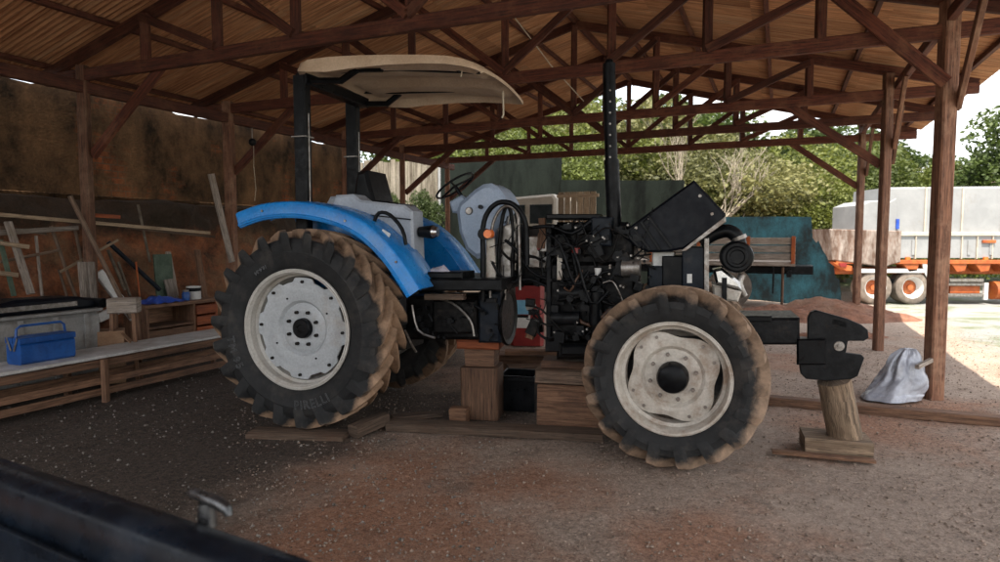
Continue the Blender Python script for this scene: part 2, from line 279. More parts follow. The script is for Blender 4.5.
# ------------------------------------------------------------------ mesh builder
class MB:
    def __init__(s): s.v = []; s.f = []; s.uv = []
    def add(s, pts, faces, uvs=None):
        o = len(s.v); s.v += [tuple(p) for p in pts]
        for i, f in enumerate(faces):
            s.f.append(tuple(o+k for k in f))
            s.uv.append(uvs[i] if uvs else [(s.v[o+k][0]+s.v[o+k][1]*.37, s.v[o+k][2]+s.v[o+k][1]*.2) for k in f])
        return s
    def beam(s, p0, p1, w_, h_, up=(0, 0, 1), ch=None, jit=0.):
        p0, p1 = V(p0), V(p1); d = (p1-p0); L = d.length; d.normalize(); up = V(up)
        if abs(d.dot(up)) > .95: up = V((1, 0, 0)) if abs(d.x) < .9 else V((0, 1, 0))
        a = d.cross(up).normalized(); b = a.cross(d).normalized()
        c = min(w_, h_)*.1 if ch is None else ch
        W, Hh = w_/2, h_/2
        sec = [(-W+c, -Hh), (W-c, -Hh), (W, -Hh+c), (W, Hh-c), (W-c, Hh), (-W+c, Hh), (-W, Hh-c), (-W, -Hh+c)]
        n = max(1, int(L/1.2)) if jit else 1
        pts = []; ll = []
        for i in range(n+1):
            q = p0 + d*(L*i/n)
            j = (a*random.uniform(-jit, jit)+b*random.uniform(-jit, jit)) if jit and 0 < i < n else V((0, 0, 0))
            pts += [q+j+a*x+b*y for x, y in sec]; ll.append(L*i/n)
        per = [0]
        for k in range(8):
            x0, y0 = sec[k]; x1, y1 = sec[(k+1) % 8]; per.append(per[-1]+math.hypot(x1-x0, y1-y0))
        fs = []; us = []
        for i in range(n):
            for k in range(8):
                k2 = (k+1) % 8; fs.append((i*8+k, i*8+k2, (i+1)*8+k2, (i+1)*8+k)); us.append([(ll[i], per[k]), (ll[i], per[k+1]), (ll[i+1], per[k+1]), (ll[i+1], per[k])])
        fs.append(tuple(range(7, -1, -1))); us.append([sec[k] for k in range(7, -1, -1)])
        fs.append(tuple(n*8+k for k in range(8))); us.append([sec[k] for k in range(8)])
        return s.add(pts, fs, us)
    def box(s, c, size, rz=0., ch=None, rx=0., ry=0.):
        c = V(c); m = Matrix.Rotation(rz, 3, 'Z') @ Matrix.Rotation(ry, 3, 'Y') @ Matrix.Rotation(rx, 3, 'X')
        k = max(range(3), key=lambda i: size[i]); e = V((0, 0, 0)); e[k] = size[k]/2; e = m @ e
        if k == 0: up = m @ V((0, 0, 1)); w_, h_ = size[1], size[2]
        elif k == 1: up = m @ V((0, 0, 1)); w_, h_ = size[0], size[2]
        else: up = m @ V((0, 1, 0)); w_, h_ = size[0], size[1]
        return s.beam(c-e, c+e, w_, h_, up, ch)
    def rough(s, a):
        s.v = [(x+random.uniform(-a, a), y+random.uniform(-a, a), z+random.uniform(-a, a)*.4) for x, y, z in s.v]; return s
    def tube(s, pts, r, n=10, caps=True):
        pts = [V(p) for p in pts]; rs = r if isinstance(r, (list, tuple)) else [r]*len(pts); P = []; ref = None; ll = 0
        lens = []
        for i, p in enumerate(pts):
            d = (pts[min(i+1, len(pts)-1)]-pts[max(i-1, 0)]).normalized()
            if ref is None: ref = V((0, 0, 1)) if abs(d.z) < .9 else V((1, 0, 0))
            a = d.cross(ref)
            if a.length < 1e-4: a = d.cross(V((0, 1, .3)))
            a.normalize(); b = a.cross(d).normalized(); ref = b
            if i: ll += (p-pts[i-1]).length
            lens.append(ll)
            P += [p+(a*math.cos(2*math.pi*k/n)+b*math.sin(2*math.pi*k/n))*rs[i] for k in range(n)]
        fs = []; us = []
        for i in range(len(pts)-1):
            for k in range(n):
                k2 = (k+1) % n; fs.append((i*n+k, i*n+k2, (i+1)*n+k2, (i+1)*n+k))
                c0, c1 = k/n*6.28*rs[i], (k+1)/n*6.28*rs[i]; us.append([(lens[i], c0), (lens[i], c1), (lens[i+1], c1), (lens[i+1], c0)])
        if caps:
            fs.append(tuple(range(n-1, -1, -1))); us.append([(math.cos(k)*.05, math.sin(k)*.05) for k in range(n)])
            fs.append(tuple((len(pts)-1)*n+k for k in range(n))); us.append([(math.cos(k)*.05, math.sin(k)*.05) for k in range(n)])
        return s.add(P, fs, us)
    def lathe(s, prof, c=(0, 0, 0), axis='y', n=48, rfun=None, close=False):
        P = []
        for (r, a) in prof:
            for k in range(n):
                t = 2*math.pi*k/n; rr = r*(rfun(t) if rfun else 1)
                x, z = rr*math.cos(t), rr*math.sin(t)
                q = (x, a, z) if axis == 'y' else ((a, x, z) if axis == 'x' else (x, z, a))
                P.append((q[0]+c[0], q[1]+c[1], q[2]+c[2]))
        fs = []; m = len(prof)
        for i in range(m if close else m-1):
            for k in range(n):
                k2 = (k+1) % n; i2 = (i+1) % m; fs.append((i*n+k, i*n+k2, i2*n+k2, i2*n+k))
        if not close:
            if prof[0][0] > 1e-4: pass
        return s.add(P, fs)
    def prism(s, poly, vec, bev=0.):
        """planar polygon (3D points) pushed along vec, rims bevelled by bev"""
        poly = [V(p) for p in poly]; vec = V(vec); n = len(poly); c = sum(poly, V((0, 0, 0)))/n
        L = vec.length; u = vec/L
        def inset(d):
            out = []
            for i in range(n):
                a, b, e = poly[i-1], poly[i], poly[(i+1) % n]
                t1 = (b-a).normalized(); t2 = (e-b).normalized(); n1 = u.cross(t1); n2 = u.cross(t2); m = n1+n2
                m = m.normalized() if m.length > 1e-4 else n1
                k = max(m.dot(n1), .4); out.append(b+m*(d/k))
            return out
        nrm = V((0, 0, 0))
        for i in range(n): nrm += (poly[i]-c).cross(poly[(i+1) % n]-c)
        sg = 1 if nrm.dot(u) > 0 else -1
        rings = [poly, [p+vec for p in poly]]
        if bev > 0:
            i1 = inset(bev*sg); rings = [i1, [p+u*bev for p in poly], [p+u*(L-bev) for p in poly], [p+vec for p in i1]]
        P = [p for r_ in rings for p in r_]; fs = []
        for j in range(len(rings)-1):
            for i in range(n):
                i2 = (i+1) % n; fs.append((j*n+i, j*n+i2, (j+1)*n+i2, (j+1)*n+i))
        fs.append(tuple(range(n-1, -1, -1))); fs.append(tuple((len(rings)-1)*n+i for i in range(n)))
        return s.add(P, fs)
    def grid(s, rows, close=False):
        n = len(rows[0]); P = [p for r_ in rows for p in r_]; fs = []
        for i in range(len(rows)-1):
            for k in range(n if close else n-1):
                k2 = (k+1) % n; fs.append((i*n+k, i*n+k2, (i+1)*n+k2, (i+1)*n+k))
        return s.add(P, fs)
    def build(s, name, m, parent=None, smooth=35, flip=False):
        me = bpy.data.meshes.new(name); me.from_pydata(s.v, [], s.f); 
        ul = me.uv_layers.new(name='UVMap'); flat = np.array([c for f in s.uv for c in f], dtype=np.float32).ravel(); ul.data.foreach_set('uv', flat)
        import bmesh
        bm = bmesh.new(); bm.from_mesh(me); bmesh.ops.recalc_face_normals(bm, faces=bm.faces); bm.to_mesh(me); bm.free()
        if smooth:
            me.polygons.foreach_set('use_smooth', [True]*len(me.polygons)); me.set_sharp_from_angle(angle=R(smooth))
        me.materials.append(M[m] if isinstance(m, str) else m)
        o = bpy.data.objects.new(name, me); col.objects.link(o)
        if parent: o.parent = parent
        return o
def tag(o, label=None, cat=None, group=None, kind=None):
    for k, v in (('label', label), ('category', cat), ('group', group), ('kind', kind)):
        if v: o[k] = v
    return o
def empty(name, label, cat, loc=(0, 0, 0), rz=0., group=None, sc_=1.):
    o = bpy.data.objects.new(name, None); o.scale = (sc_,)*3; col.objects.link(o); o.location = loc; o.rotation_euler = (0, 0, rz); o.empty_display_size = .2
    return tag(o, label, cat, group)
def fbm(x, y, z=0., o=5): return noise.fractal(V((x, y, z)), 1., 2., o)

# ------------------------------------------------------------------ the shed frame: u across, v along
SA = .4114; SO = V((-5.3373, 8.3425, 0)); SC = V((math.cos(SA), -math.sin(SA), 0)); SD = V((math.sin(SA), math.cos(SA), 0)); SW = 9.74
HC, RISE, OV = 3.73, 1.56, .96
TV = [-6.45, -4.6, -2.95, 0, 2.35, 5.4, 7.57, 9.81]
def S(u, v, z=0.): return SO + SC*u + SD*v + V((0, 0, z))
def gz(x, y):
    """ground height: flat under the roof, falling gently into the yard on the right"""
    def ss(a, b, t): t = min(max((t-a)/(b-a), 0), 1); return t*t*(3-2*t)
    return -.52*ss(12, 20, y)*ss(6.5, 10.5, x)

# ------------------------------------------------------------------ ground
def make_ground():
    def axis(lo, f0, f1, hi, st):
        a = list(np.arange(f0, f1+1e-6, st)); s_ = st; x = f1
        while x < hi: s_ *= 1.16; x += s_; a.append(x)
        s_ = st; x = f0
        while x > lo: s_ *= 1.16; x -= s_; a.insert(0, x)
        return a
    xs, ys = axis(-700, -5.5, 6.5, 700, .07), axis(-400, 1.6, 11, 1500, .07)
    mb = MB(); P = []
    for y in ys:
        for x in xs:
            near = -8 < x < 12 and -2 < y < 20
            z = gz(x, y)
            if near: z += .022*fbm(x*.7, y*.7) + .009*fbm(x*5, y*5, 3) + .005*noise.noise(V((x*17, y*17, 1)))
            else: z += .02*noise.noise(V((x*.5, y*.5, 0)))
            P.append((x, y, z-.012))
    n = len(xs); fs = [(j*n+i, j*n+i+1, (j+1)*n+i+1, (j+1)*n+i) for j in range(len(ys)-1) for i in range(n-1)]
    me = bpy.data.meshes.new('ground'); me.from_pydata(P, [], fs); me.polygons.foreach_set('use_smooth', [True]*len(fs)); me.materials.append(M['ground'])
    o = bpy.data.objects.new('ground', me); col.objects.link(o); o['kind'] = 'structure'
make_ground()
def scatter_stones(name, label, n, mt, a0, a1, big):
    base = np.array([(1, 0, 0), (-1, 0, 0), (0, 1, 0), (0, -1, 0), (0, 0, 1), (0, 0, -1)], float)
    tri = np.array([(0, 2, 4), (2, 1, 4), (1, 3, 4), (3, 0, 4), (2, 0, 5), (1, 2, 5), (3, 1, 5), (0, 3, 5)])
    y = 1.7 + (rng.random(n)**1.5)*9.5; x = y*(a0 + rng.random(n)*(a1-a0))
    s_ = (.0035 + .013*rng.random(n)**5)*big
    a = rng.random(n)*6.28; q = base[None]*(s_[:, None, None])*(.6+.8*rng.random((n, 6, 1)))
    q[:, :, 2] *= .7; 
    ca, sa = np.cos(a)[:, None], np.sin(a)[:, None]
    X = q[:, :, 0]*ca-q[:, :, 1]*sa + x[:, None]; Y = q[:, :, 0]*sa+q[:, :, 1]*ca + y[:, None]; Z = q[:, :, 2] + (s_*.3-.006)[:, None]
    P = np.stack([X, Y, Z], 2).reshape(-1, 3); Fc = (tri[None]+(np.arange(n)*6)[:, None, None]).reshape(-1, 3)
    me = bpy.data.meshes.new(name); me.from_pydata(P.tolist(), [], Fc.tolist()); me.materials.append(M[mt])
    o = bpy.data.objects.new(name, me); col.objects.link(o); tag(o, label, 'gravel', kind='stuff')
scatter_stones('gravel', 'small loose pale stones scattered over the dark side of the floor', 11000, 'stone', -1.1, .0, .95)
scatter_stones('earth_crumbs', 'brown earth crumbs scattered over the lighter side of the floor', 55000, 'crumb', -.42, 1.35, .8)

# ------------------------------------------------------------------ earth bank and boundary wall on the left
def bank():
    mb = MB(); rows = []
    for i in range(181):
        v = -10+i*.096; row = []
        for j in range(31):
            t = j/30; z = t*2.4-.1; u = -.35-.75*t**.7 - .2*fbm(v*.8, z*1.2, 5) - .075*fbm(v*3.5, z*3.5, 9)
            if t > .97: u -= .35
            row.append(S(u, v, z))
        row.append(S(-3.2, v, 2.35)); rows.append(row)
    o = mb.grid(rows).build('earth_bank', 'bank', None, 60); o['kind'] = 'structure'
bank()
def left_wall():
    o = empty('boundary_wall', 'stained brick boundary wall standing on the red earth bank', 'wall', S(-1.35, -10, 2.2), -SA+math.pi/2)
    mb = MB(); n = 66; L = 17.2; top = [1.6+.05*fbm(i*.6, 2)+(.05 if (i//4) % 3 else 0) for i in range(n+1)]
    fr = []; 
    for i in range(n+1):
        x = L*i/n; fr.append([(x, .0, 0), (x, 0, top[i]), (x, .2, top[i]), (x, .2, 0)])
    mb.grid(fr, True); mb.build('wall_body', 'old_wall', o, 0)
    MB().box((8.6, -.03, .03), (17.2, .12, .14)).build('footing', 'old_wall', o)
left_wall()

# ------------------------------------------------------------------ shed
shed = empty('open_shed', 'open sided farm shed of dark red timber trusses under brown corrugated roof', 'shed', S(SW/2, 0))
def sb(name, p0, p1, w_, h_, m='timber', jit=.006, up=(0, 0, 1)):
    o = MB().beam(p0, p1, w_, h_, up, None, jit).build(name, m, shed); o.parent = shed; o.matrix_parent_inverse = Matrix.Translation(-shed.location); return o
def rz_(u): return HC + .06 + (RISE-.06)*(1-abs(u-SW/2)/(SW/2+OV))*(SW/2+OV)/(SW/2) if 0 else HC + .04 + RISE*(1-abs(u-SW/2)/(SW/2+OV))
for i, v in enumerate(TV):
    sb('tie_beam', S(-OV*.75, v, HC), S(SW+OV, v, HC), .07, .15)
    for a, b in ((-OV, SW/2), (SW+OV, SW/2)): sb('rafter', S(a, v+.075, rz_(a)+.03), S(b, v+.075, rz_(b)+.03), .07, .14)
    ts = (.12, .24, .355, .5, .645, .76, .88)
    for t in ts: sb('truss_post', S(t*SW, v-.0, HC+.06), S(t*SW, v, rz_(t*SW)), .085, .1, jit=0)
    for a, b in ((3, 4), (4, 5), (5, 6), (3, 2), (2, 1), (1, 0)):
        sb('strut', S(ts[a]*SW, v-.055, HC+.08), S(ts[b]*SW, v-.055, rz_(ts[b]*SW)-.05), .05, .1)
    for u, sg in ((0, 1), (SW, -1)):
        right = u > 1
        if right and i in (1, 2): continue                 # the near right bays are clear of posts
        pu = u + ({3: .4, 5: -.13, 6: .16}.get(i, 0) if right else 0)
        q_ = S(pu, v); sb('post', S(pu, v, gz(q_.x, q_.y)-.1), S(pu, v, HC+.3 if right else HC+.12), *((.15, .15) if i == 4 else (.12, .12)), 'post')
        if right and i == 4: sb('knee_brace', S(pu-.03, v-.11, 3.2), S(pu-1.25, v-.11, 4.42), .06, .13)
        elif not (right and i in (3, 6)): sb('knee_brace', S(pu+sg*.05, v+.06, HC-1.0), S(pu+sg*1.35, v+.06, HC-.02), .06, .12)
        if right and i >= 4:
            sb('eave_brace', S(pu+.1, v, HC-.75), S(pu+.1, v-.8, HC+.1), .05, .11, 'post'); sb('eave_brace', S(pu+.1, v, HC-.75), S(pu+.1, v+.8, HC+.1), .05, .11, 'timber')
sb('wall_plate', S(.02, TV[0]-.4, HC-.15), S(.02, TV[-1]+.3, HC-.15), .09, .15); sb('wall_plate', S(SW, TV[0]-.4, HC+.14), S(SW, TV[-1]+.3, HC+.14), .08, .12)
for u in (-.8, .55, 1.75, 2.9, 4.05, SW-4.05, SW-2.9, SW-1.75, SW-.55, SW+.8):
    sb('purlin', S(u, TV[0]-.5, rz_(u)+.135), S(u, TV[-1]+.55, rz_(u)+.135), .06, .07)
sb('ridge_beam', S(SW/2, TV[0]-.5, HC+RISE+.13), S(SW/2, TV[-1]+.55, HC+RISE+.13), .06, .12)
# roof sheets: corrugated, ribs running down the slope
def sheet_mesh(wd, ln):
    mb = MB(); n = int(wd/.076)*6; top = []
    for j in range(3):
        y = -ln/2+ln*j/2; top.append([(-wd/2+wd*i/n, y, .021*math.sin(i/6*2*math.pi)) for i in range(n+1)])
    bot = [[(x, y, z-.006) for x, y, z in r_] for r_ in top]
    mb.grid(top); mb.grid(bot)
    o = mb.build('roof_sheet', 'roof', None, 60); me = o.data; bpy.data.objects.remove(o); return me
ang = math.atan2(RISE, SW/2+OV); SL = math.hypot(RISE, SW/2+OV)+.12
nr, wd = 4, .912; ln = SL/nr+.1; sm = sheet_mesh(wd+.03, ln)
nv = int((TV[-1]-TV[0]+1.3)/wd)
for side in (-1, 1):
    for r_ in range(nr):
        for k in range(nv):
            dist = (r_+.5)*SL/nr; u = SW/2 + side*(dist*math.cos(ang)); v = TV[0]-.6+(k+.5)*wd
            o = bpy.data.objects.new('roof_sheet', sm); col.objects.link(o); o.parent = shed
            zz = HC+.04+RISE-dist*math.sin(ang)+.2 - r_*.004 + (k % 2)*.006
            p = S(u+random.uniform(-.01, .01), v, zz) - shed.location
            rot = Matrix.Rotation(math.pi/2-SA, 4, 'Z') @ Matrix.Rotation(-ang if side < 0 else ang, 4, 'X')
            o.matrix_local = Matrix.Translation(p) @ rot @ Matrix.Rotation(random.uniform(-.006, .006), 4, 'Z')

# ------------------------------------------------------------------ TRACTOR
tr = empty('tractor', 'blue farm tractor split in two on timber blocks with tilted black hood and beige canopy', 'tractor', TO, -TH)
def tyre(Rr, Wd, rim, nl, sweep, lugw, lugh, m, parent, loc):
    mb = MB(); h = Rr-rim; b = Rr-lugh
    half = [(rim, .34*Wd), (rim+.03*h/.3, .40*Wd), (rim+.16*h, .445*Wd), (rim+.2*h, .452*Wd), (rim+.22*h, .462*Wd), (rim+.42*h, .495*Wd), (rim+.45*h, .503*Wd), (rim+.47*h, .495*Wd), (rim+.62*h, .488*Wd), (b-.05, .462*Wd), (b-.018, .42*Wd), (b, .28*Wd), (b+.006, .0)]
    prof = [(r, -y) for r, y in half] + [(r, y) for r, y in half[-2::-1]]
    mb.lathe(prof, n=72)
    def srf(y): y = abs(y)/Wd; return b + .006 - .03*max(0, (y-.25)/.25)**2
    for sd_ in (-1, 1):
        for k in range(nl):
            p0 = 2*math.pi*(k+(.5 if sd_ > 0 else 0))/nl; P = []; fs = []
            path = [(.0, .02), (.3, .17), (.62, .33), (.88, .455), (1., .498), (1.07, .497)]
            for q, (t, yy) in enumerate(path):
                ph = p0 + sweep*t**.85; wv = lugw*(.85+.3*t)*(1.05 if q > 3 else 1)
                yb = sd_*yy*Wd; top = Rr-.012*(t**2) if q < 4 else (Rr-.028 if q == 4 else Rr-.125); base = srf(yb)-.02 if q < 4 else top-.06
                if q == 4: base = b-.06
                dph = wv/Rr/2
                off = .5 if q < 4 else .5
                for (dp, rr) in ((-dph*1.5, base), (-dph*1.08, top-.022), (-dph*.72, top), (dph*.72, top), (dph*1.08, top-.022), (dph*1.5, base)):
                    yo = yb + (sd_*.014 if (q >= 4 and rr != base) else 0)
                    P.append((rr*math.cos(ph+dp), yo, rr*math.sin(ph+dp)))
                if q:
                    o_ = (q-1)*6
                    for e in range(5): fs.append((o_+e, o_+e+1, o_+e+7, o_+e+6))
            fs.append((0, 1, 2, 3, 4, 5)); o_ = (len(path)-1)*6; fs.append(tuple(o_+e for e in (5, 4, 3, 2, 1, 0))); mb.add(P, fs)
    o = mb.build('tyre', m, parent, 40); o.location = loc; return o
def ring_text(txt, r, size, ang0, y, parent, mname):
    """raised outlined letters bent round a sidewall, tops towards the hub"""
    cu = bpy.data.curves.new('lettering', 'FONT'); cu.body = txt; cu.size = size; cu.space_character = 1.15; cu.fill_mode = 'NONE'; cu.bevel_depth = .0022; cu.resolution_u = 3
    ob = bpy.data.objects.new('lettering', cu); col.objects.link(ob); bpy.context.view_layer.update()
    me = bpy.data.meshes.new_from_object(ob.evaluated_get(bpy.context.evaluated_depsgraph_get())); bpy.data.objects.remove(ob)
    xs = [v.co.x for v in me.vertices]; mid = (min(xs)+max(xs))/2
    for v in me.vertices:
        x, yy, z = v.co; a = ang0 + (x-mid)/r; rr = r - yy
        v.co = (rr*math.cos(a), y - z, rr*math.sin(a))
    me.materials.clear(); me.materials.append(M[mname]); o = bpy.data.objects.new('lettering', me); col.objects.link(o); o.parent = parent; return o
RR, RWD = .85, .47; FR, FWD = .655, .38
WB = 3.064
NUT = {}
def nut(parent, x, y, z, r, h, m):
    if (r, h, m) not in NUT:
        o = MB().lathe([(0, -h), (r*.9, -h), (r, -h*.8), (r, 0)], n=6).build('wheel_nut', m); NUT[(r, h, m)] = o.data; bpy.data.objects.remove(o)
    o = bpy.data.objects.new('wheel_nut', NUT[(r, h, m)]); col.objects.link(o); o.parent = parent; o.location = (x, y, z)
def rear_wheel(y, near):
    sg = -1 if near else 1
    wv = bpy.data.objects.new('rear_wheel', None); col.objects.link(wv); wv.parent = tr; wv.location = (0, y, RR+.035)
    if not near: wv.rotation_euler = (0, .3, math.pi)
    ty = tyre(RR, RWD, .492, 22, -.36, .062, .07, 'tyre_r', wv, (0, 0, 0))
    mb = MB()   # rim barrel, outer side towards -y
    mb.lathe([(.5, -.205), (.512, -.2), (.514, -.185), (.5, -.178), (.488, -.172), (.478, -.15), (.474, -.10), (.45, -.085), (.445, -.03), (.43, .0), (.43, .05), (.47, .08), (.478, .16), (.505, .19)], n=72)
    mb.lathe([(.498, -.207), (.486, -.206), (.48, -.19), (.47, -.176)], n=72)
    mb.build('rim', 'rim', wv, 40)
    mb = MB(); nn = 96
    def scal(t): # eight lobes reaching the rim with notches between
        k = math.cos(8*t+.4); return 1.0 if k > -.15 else .93
    mb.lathe([(.0, -.075), (.10, -.075), (.115, -.082), (.19, -.083), (.215, -.07), (.24, -.098), (.33, -.112), (.355, -.105)], n=nn)
    mb.lathe([(.355, -.105), (.395, -.108), (.402, -.104), (.402, -.09), (.355, -.09)], n=nn, rfun=lambda t: 1)
    # lobed flange
    P = []
    for a, yy in ((.3, -.1085), (1., -.107), (1., -.09)):
        for k in range(nn):
            t = 2*math.pi*k/nn; r = (.3 if a < .5 else .435*scal(t)); P.append((r*math.cos(t), yy, r*math.sin(t)))
    mb.add(P, [(i*nn+k, i*nn+(k+1) % nn, (i+1)*nn+(k+1) % nn, (i+1)*nn+k) for i in range(2) for k in range(nn)])
    mb.build('wheel_disc', 'disc', wv, 30)
    mb = MB(); mb.lathe([(.0, -.118), (.03, -.118), (.034, -.124), (.074, -.124), (.084, -.116), (.088, -.07)], n=32); mb.build('hub_cap', 'black', wv)
    if near:
        for k in range(8):
            a = 2*math.pi*(k+.5)/8; nut(wv, .145*math.cos(a), -.07, .145*math.sin(a), .016, .042, 'engine')
            a = 2*math.pi*k/8-.05; nut(wv, .40*math.cos(a), -.1, .40*math.sin(a), .014, .028, 'engine')
        for k in range(4): a = 2*math.pi*k/4+.5; nut(wv, .285*math.cos(a), -.1, .285*math.sin(a), .009, .014, 'engine')
    if near:
        ring_text('PIRELLI', .665, .105, -math.pi/2+.28, -.238, wv, 'letter'); ring_text('TM 95', .665, .105, -math.pi+.35, -.238, wv, 'letter')
        ring_text('18.4-34', .60, .04, math.pi/2+.55, -.235, wv, 'letter')
rear_wheel(-.735, True); rear_wheel(.735, False)
def front_wheel(y, near):
    wv = bpy.data.objects.new('front_wheel', None); col.objects.link(wv); wv.parent = tr; wv.location = (WB, y, FR+.0)
    wv.rotation_euler = (0, 0, R(-1.5)) if near else (0, .2, math.pi-R(1.5))
    tyre(FR, FWD, .385, 18, -.40, .058, .085, 'tyre_f', wv, (0, 0, 0))
    mb = MB(); mb.lathe([(.405, -.165), (.412, -.16), (.41, -.145), (.392, -.14), (.378, -.12), (.37, -.06), (.345, -.05), (.34, .03), (.37, .06), (.39, .15)], n=64)
    mb.lathe([(.404, -.167), (.388, -.165), (.378, -.14), (.372, -.12)], n=64); mb.build('rim', 'rim2', wv, 40)
    mb = MB(); nn = 96; ph = .62
    def sq(t): return .335*(1.0 - .16*(.5-.5*math.cos(4*(t-ph)))**1.6) if True else 1
    prof = [(0, -.06, 0), (.165, -.06, 0), (.2, -.05, 0), (.225, -.075, 0), (.25, -.078, .25), (1, -.055, 1), (1, -.035, 1)]
    P = []
    for a, yy, s_ in prof:
        for k in range(nn):
            t = 2*math.pi*k/nn; r = a if s_ < 1 else sq(t)*1.03; P.append((r*math.cos(t), yy, r*math.sin(t)))
    mb.add(P, [(i*nn+k, i*nn+(k+1) % nn, (i+1)*nn+(k+1) % nn, (i+1)*nn+k) for i in range(len(prof)-1) for k in range(nn)])
    mb.build('wheel_disc', 'rim2', wv, 30)
    MB().lathe([(0, -.17), (.075, -.17), (.1, -.155), (.112, -.12), (.114, -.05)], n=32).build('hub_cap', 'black', wv)
    for k in range(8):
        if near: a = 2*math.pi*(k+.3)/8; nut(wv, .165*math.cos(a), -.055, .165*math.sin(a), .015, .033, 'steel')
    for k in range(8):
        if near: a = ph+2*math.pi*(k//2)/4+(.22 if k % 2 else -.22); nut(wv, .305*math.cos(a), -.05, .305*math.sin(a), .013, .025, 'steel')
front_wheel(-.71, True); front_wheel(.71, False)

def tp(name, m, fn, smooth=35, parent=None):
    mb = MB(); fn(mb); return mb.build(name, m, parent or tr, smooth)
def side_prism(name, pix, y0, y1, m, bev=.012, smooth=35, parent=None):
    poly = [T(a, b, y0) for a, b in pix]; return MB().prism(poly, (0, y1-y0, 0), bev).build(name, m, parent or tr, smooth)
def pix_tube(name, pix, r, m, n=10, smooth=50, sub=3):
    pts = [T(*p) for p in pix]
    out = []
    for i in range(len(pts)-1):
        p0, p1, p2, p3 = pts[max(i-1, 0)], pts[i], pts[i+1], pts[min(i+2, len(pts)-1)]
        for k in range(sub):
            t = k/sub; out.append(.5*((2*p1)+(p2-p0)*t+(2*p0-5*p1+4*p2-p3)*t*t+(3*p1-p0-3*p2+p3)*t**3))
    out.append(pts[-1]); return MB().tube(out, r, n).build(name, m, tr, smooth)
# fenders
_q = [(236, 213), (260, 204.5), (290, 201.5), (318, 204.5), (343, 211.5), (364, 222), (382, 237), (397, 254), (410, 273), (420, 289)]
FP = []
for i in range(9):                              # a smoother run of the same line
    for k in range(4):
        t = k/4; p_ = [_q[max(i-1, 0)], _q[i], _q[i+1], _q[min(i+2, 9)]]
        FP.append(tuple(.5*(2*p_[1][c]+(p_[2][c]-p_[0][c])*t+(2*p_[0][c]-5*p_[1][c]+4*p_[2][c]-p_[3][c])*t*t+(3*p_[1][c]-p_[0][c]-3*p_[2][c]+p_[3][c])*t**3) for c in (0, 1)))
FP.append(_q[-1])
def fender(sg):
    ys = -.80; mb = MB(); rows = []
    pts = [T(a, b, ys) for a, b in FP]
    for i, p in enumerate(pts):
        a, b = pts[max(i-1, 0)], pts[min(i+1, len(pts)-1)]; tn = (b-a).normalized(); nn_ = V((-tn.z, 0, tn.x))
        e = .06 if 1 < i < 8 else .04
        lip = .13
        sec = [(-.80, -lip), (-.818, -lip+.004), (-.822, -lip+.02), (-.812, -lip+.028), (-.808, -.018), (-.80, -.004), (-.785, .004), (-.6, .012), (-.40, .01), (-.36, -.01), (-.35, -.05)]
        row = [V((p.x, sg*abs(y), p.z)) + nn_*h for y, h in sec]; inn = [V((p.x, sg*abs(y+ (.015 if y < -.5 else -.0)), p.z)) + nn_*(h-.012) for y, h in sec[::-1]]
        rows.append(row+inn)
    mb.grid(rows, True); n = len(rows[0]); mb.f += [tuple(range(n)), tuple(len(mb.v)-n+k for k in range(n))]; mb.uv += [[(0, 0)]*n]*2
    o = mb.build('rear_fender', 'blue', tr, 28)
    inner = [V((p.x, sg*.35, p.z-.02)) for p in pts[4:]] + [V((pts[-1].x-.03, sg*.35, pts[-1].z-.05)), V((pts[4].x+.25, sg*.35, pts[-1].z-.05))]
    MB().prism(inner, (0, -sg*.02, 0)).build('fender_side', 'blue', o)
    return o
f1 = fender(-1); f2 = fender(1)
MB().prism([T(a, b, -.7) for a, b in ((383, 229), (391, 234), (389, 238), (381, 233))], (0, -.006, 0)).build('decal', 'sticker_w', f1)
for a, b in ((262, 211), (345, 221), (396, 262)): MB().lathe([(0, -.006), (.010, -.006), (.012, .006)], T(a, b, -.812), n=10).build('fender_bolt', 'steel', f1)
MB().prism([T(a, b, -.47) for a, b in ((366, 214), (411, 219), (411, 220.3), (366, 215.3))], (0, -.004, 0)).build('panel_seam', 'iron', tr); MB().prism([T(a, b, -.468) for a, b in ((386, 240), (404, 242), (404, 247), (388, 245))], (0, -.004, 0)).build('warning_label', 'sticker_w', tr)
pix_tube('grab_handle', [(374, 222, -.62), (379, 213, -.62), (390, 215, -.62), (402, 229, -.62), (406, 245, -.62)], .016, 'black')
side_prism('fender_console', [(331, 204), (335, 195), (352, 194), (360, 200), (404, 205), (412, 211), (414, 262), (396, 262), (372, 232), (340, 214)], -.46, -.22, 'grey', .02)
side_prism('fender_console', [(331, 204), (335, 197), (352, 196), (360, 201), (404, 206), (412, 212), (414, 240), (396, 240), (372, 230), (340, 214)], .40, .30, 'grey', .02)
# seat, low behind the console
side_prism('seat', [(352, 200), (356, 172), (366, 170), (374, 200), (398, 203), (400, 214), (352, 214)], -.1, .32, 'black', .03)
def lamp(mb):
    c = T(430, 232, -.35); mb.tube([c+V((-.10, 0, 0)), c+V((.03, 0, 0))], [.045, .06], 16)
tp('work_lamp', 'black', lamp); tp('lamp_lens', 'chrome', lambda mb: mb.tube([T(430, 232, -.35)+V((.025, 0, 0)), T(430, 232, -.35)+V((.075, 0, 0))], [.058, .04], 16))
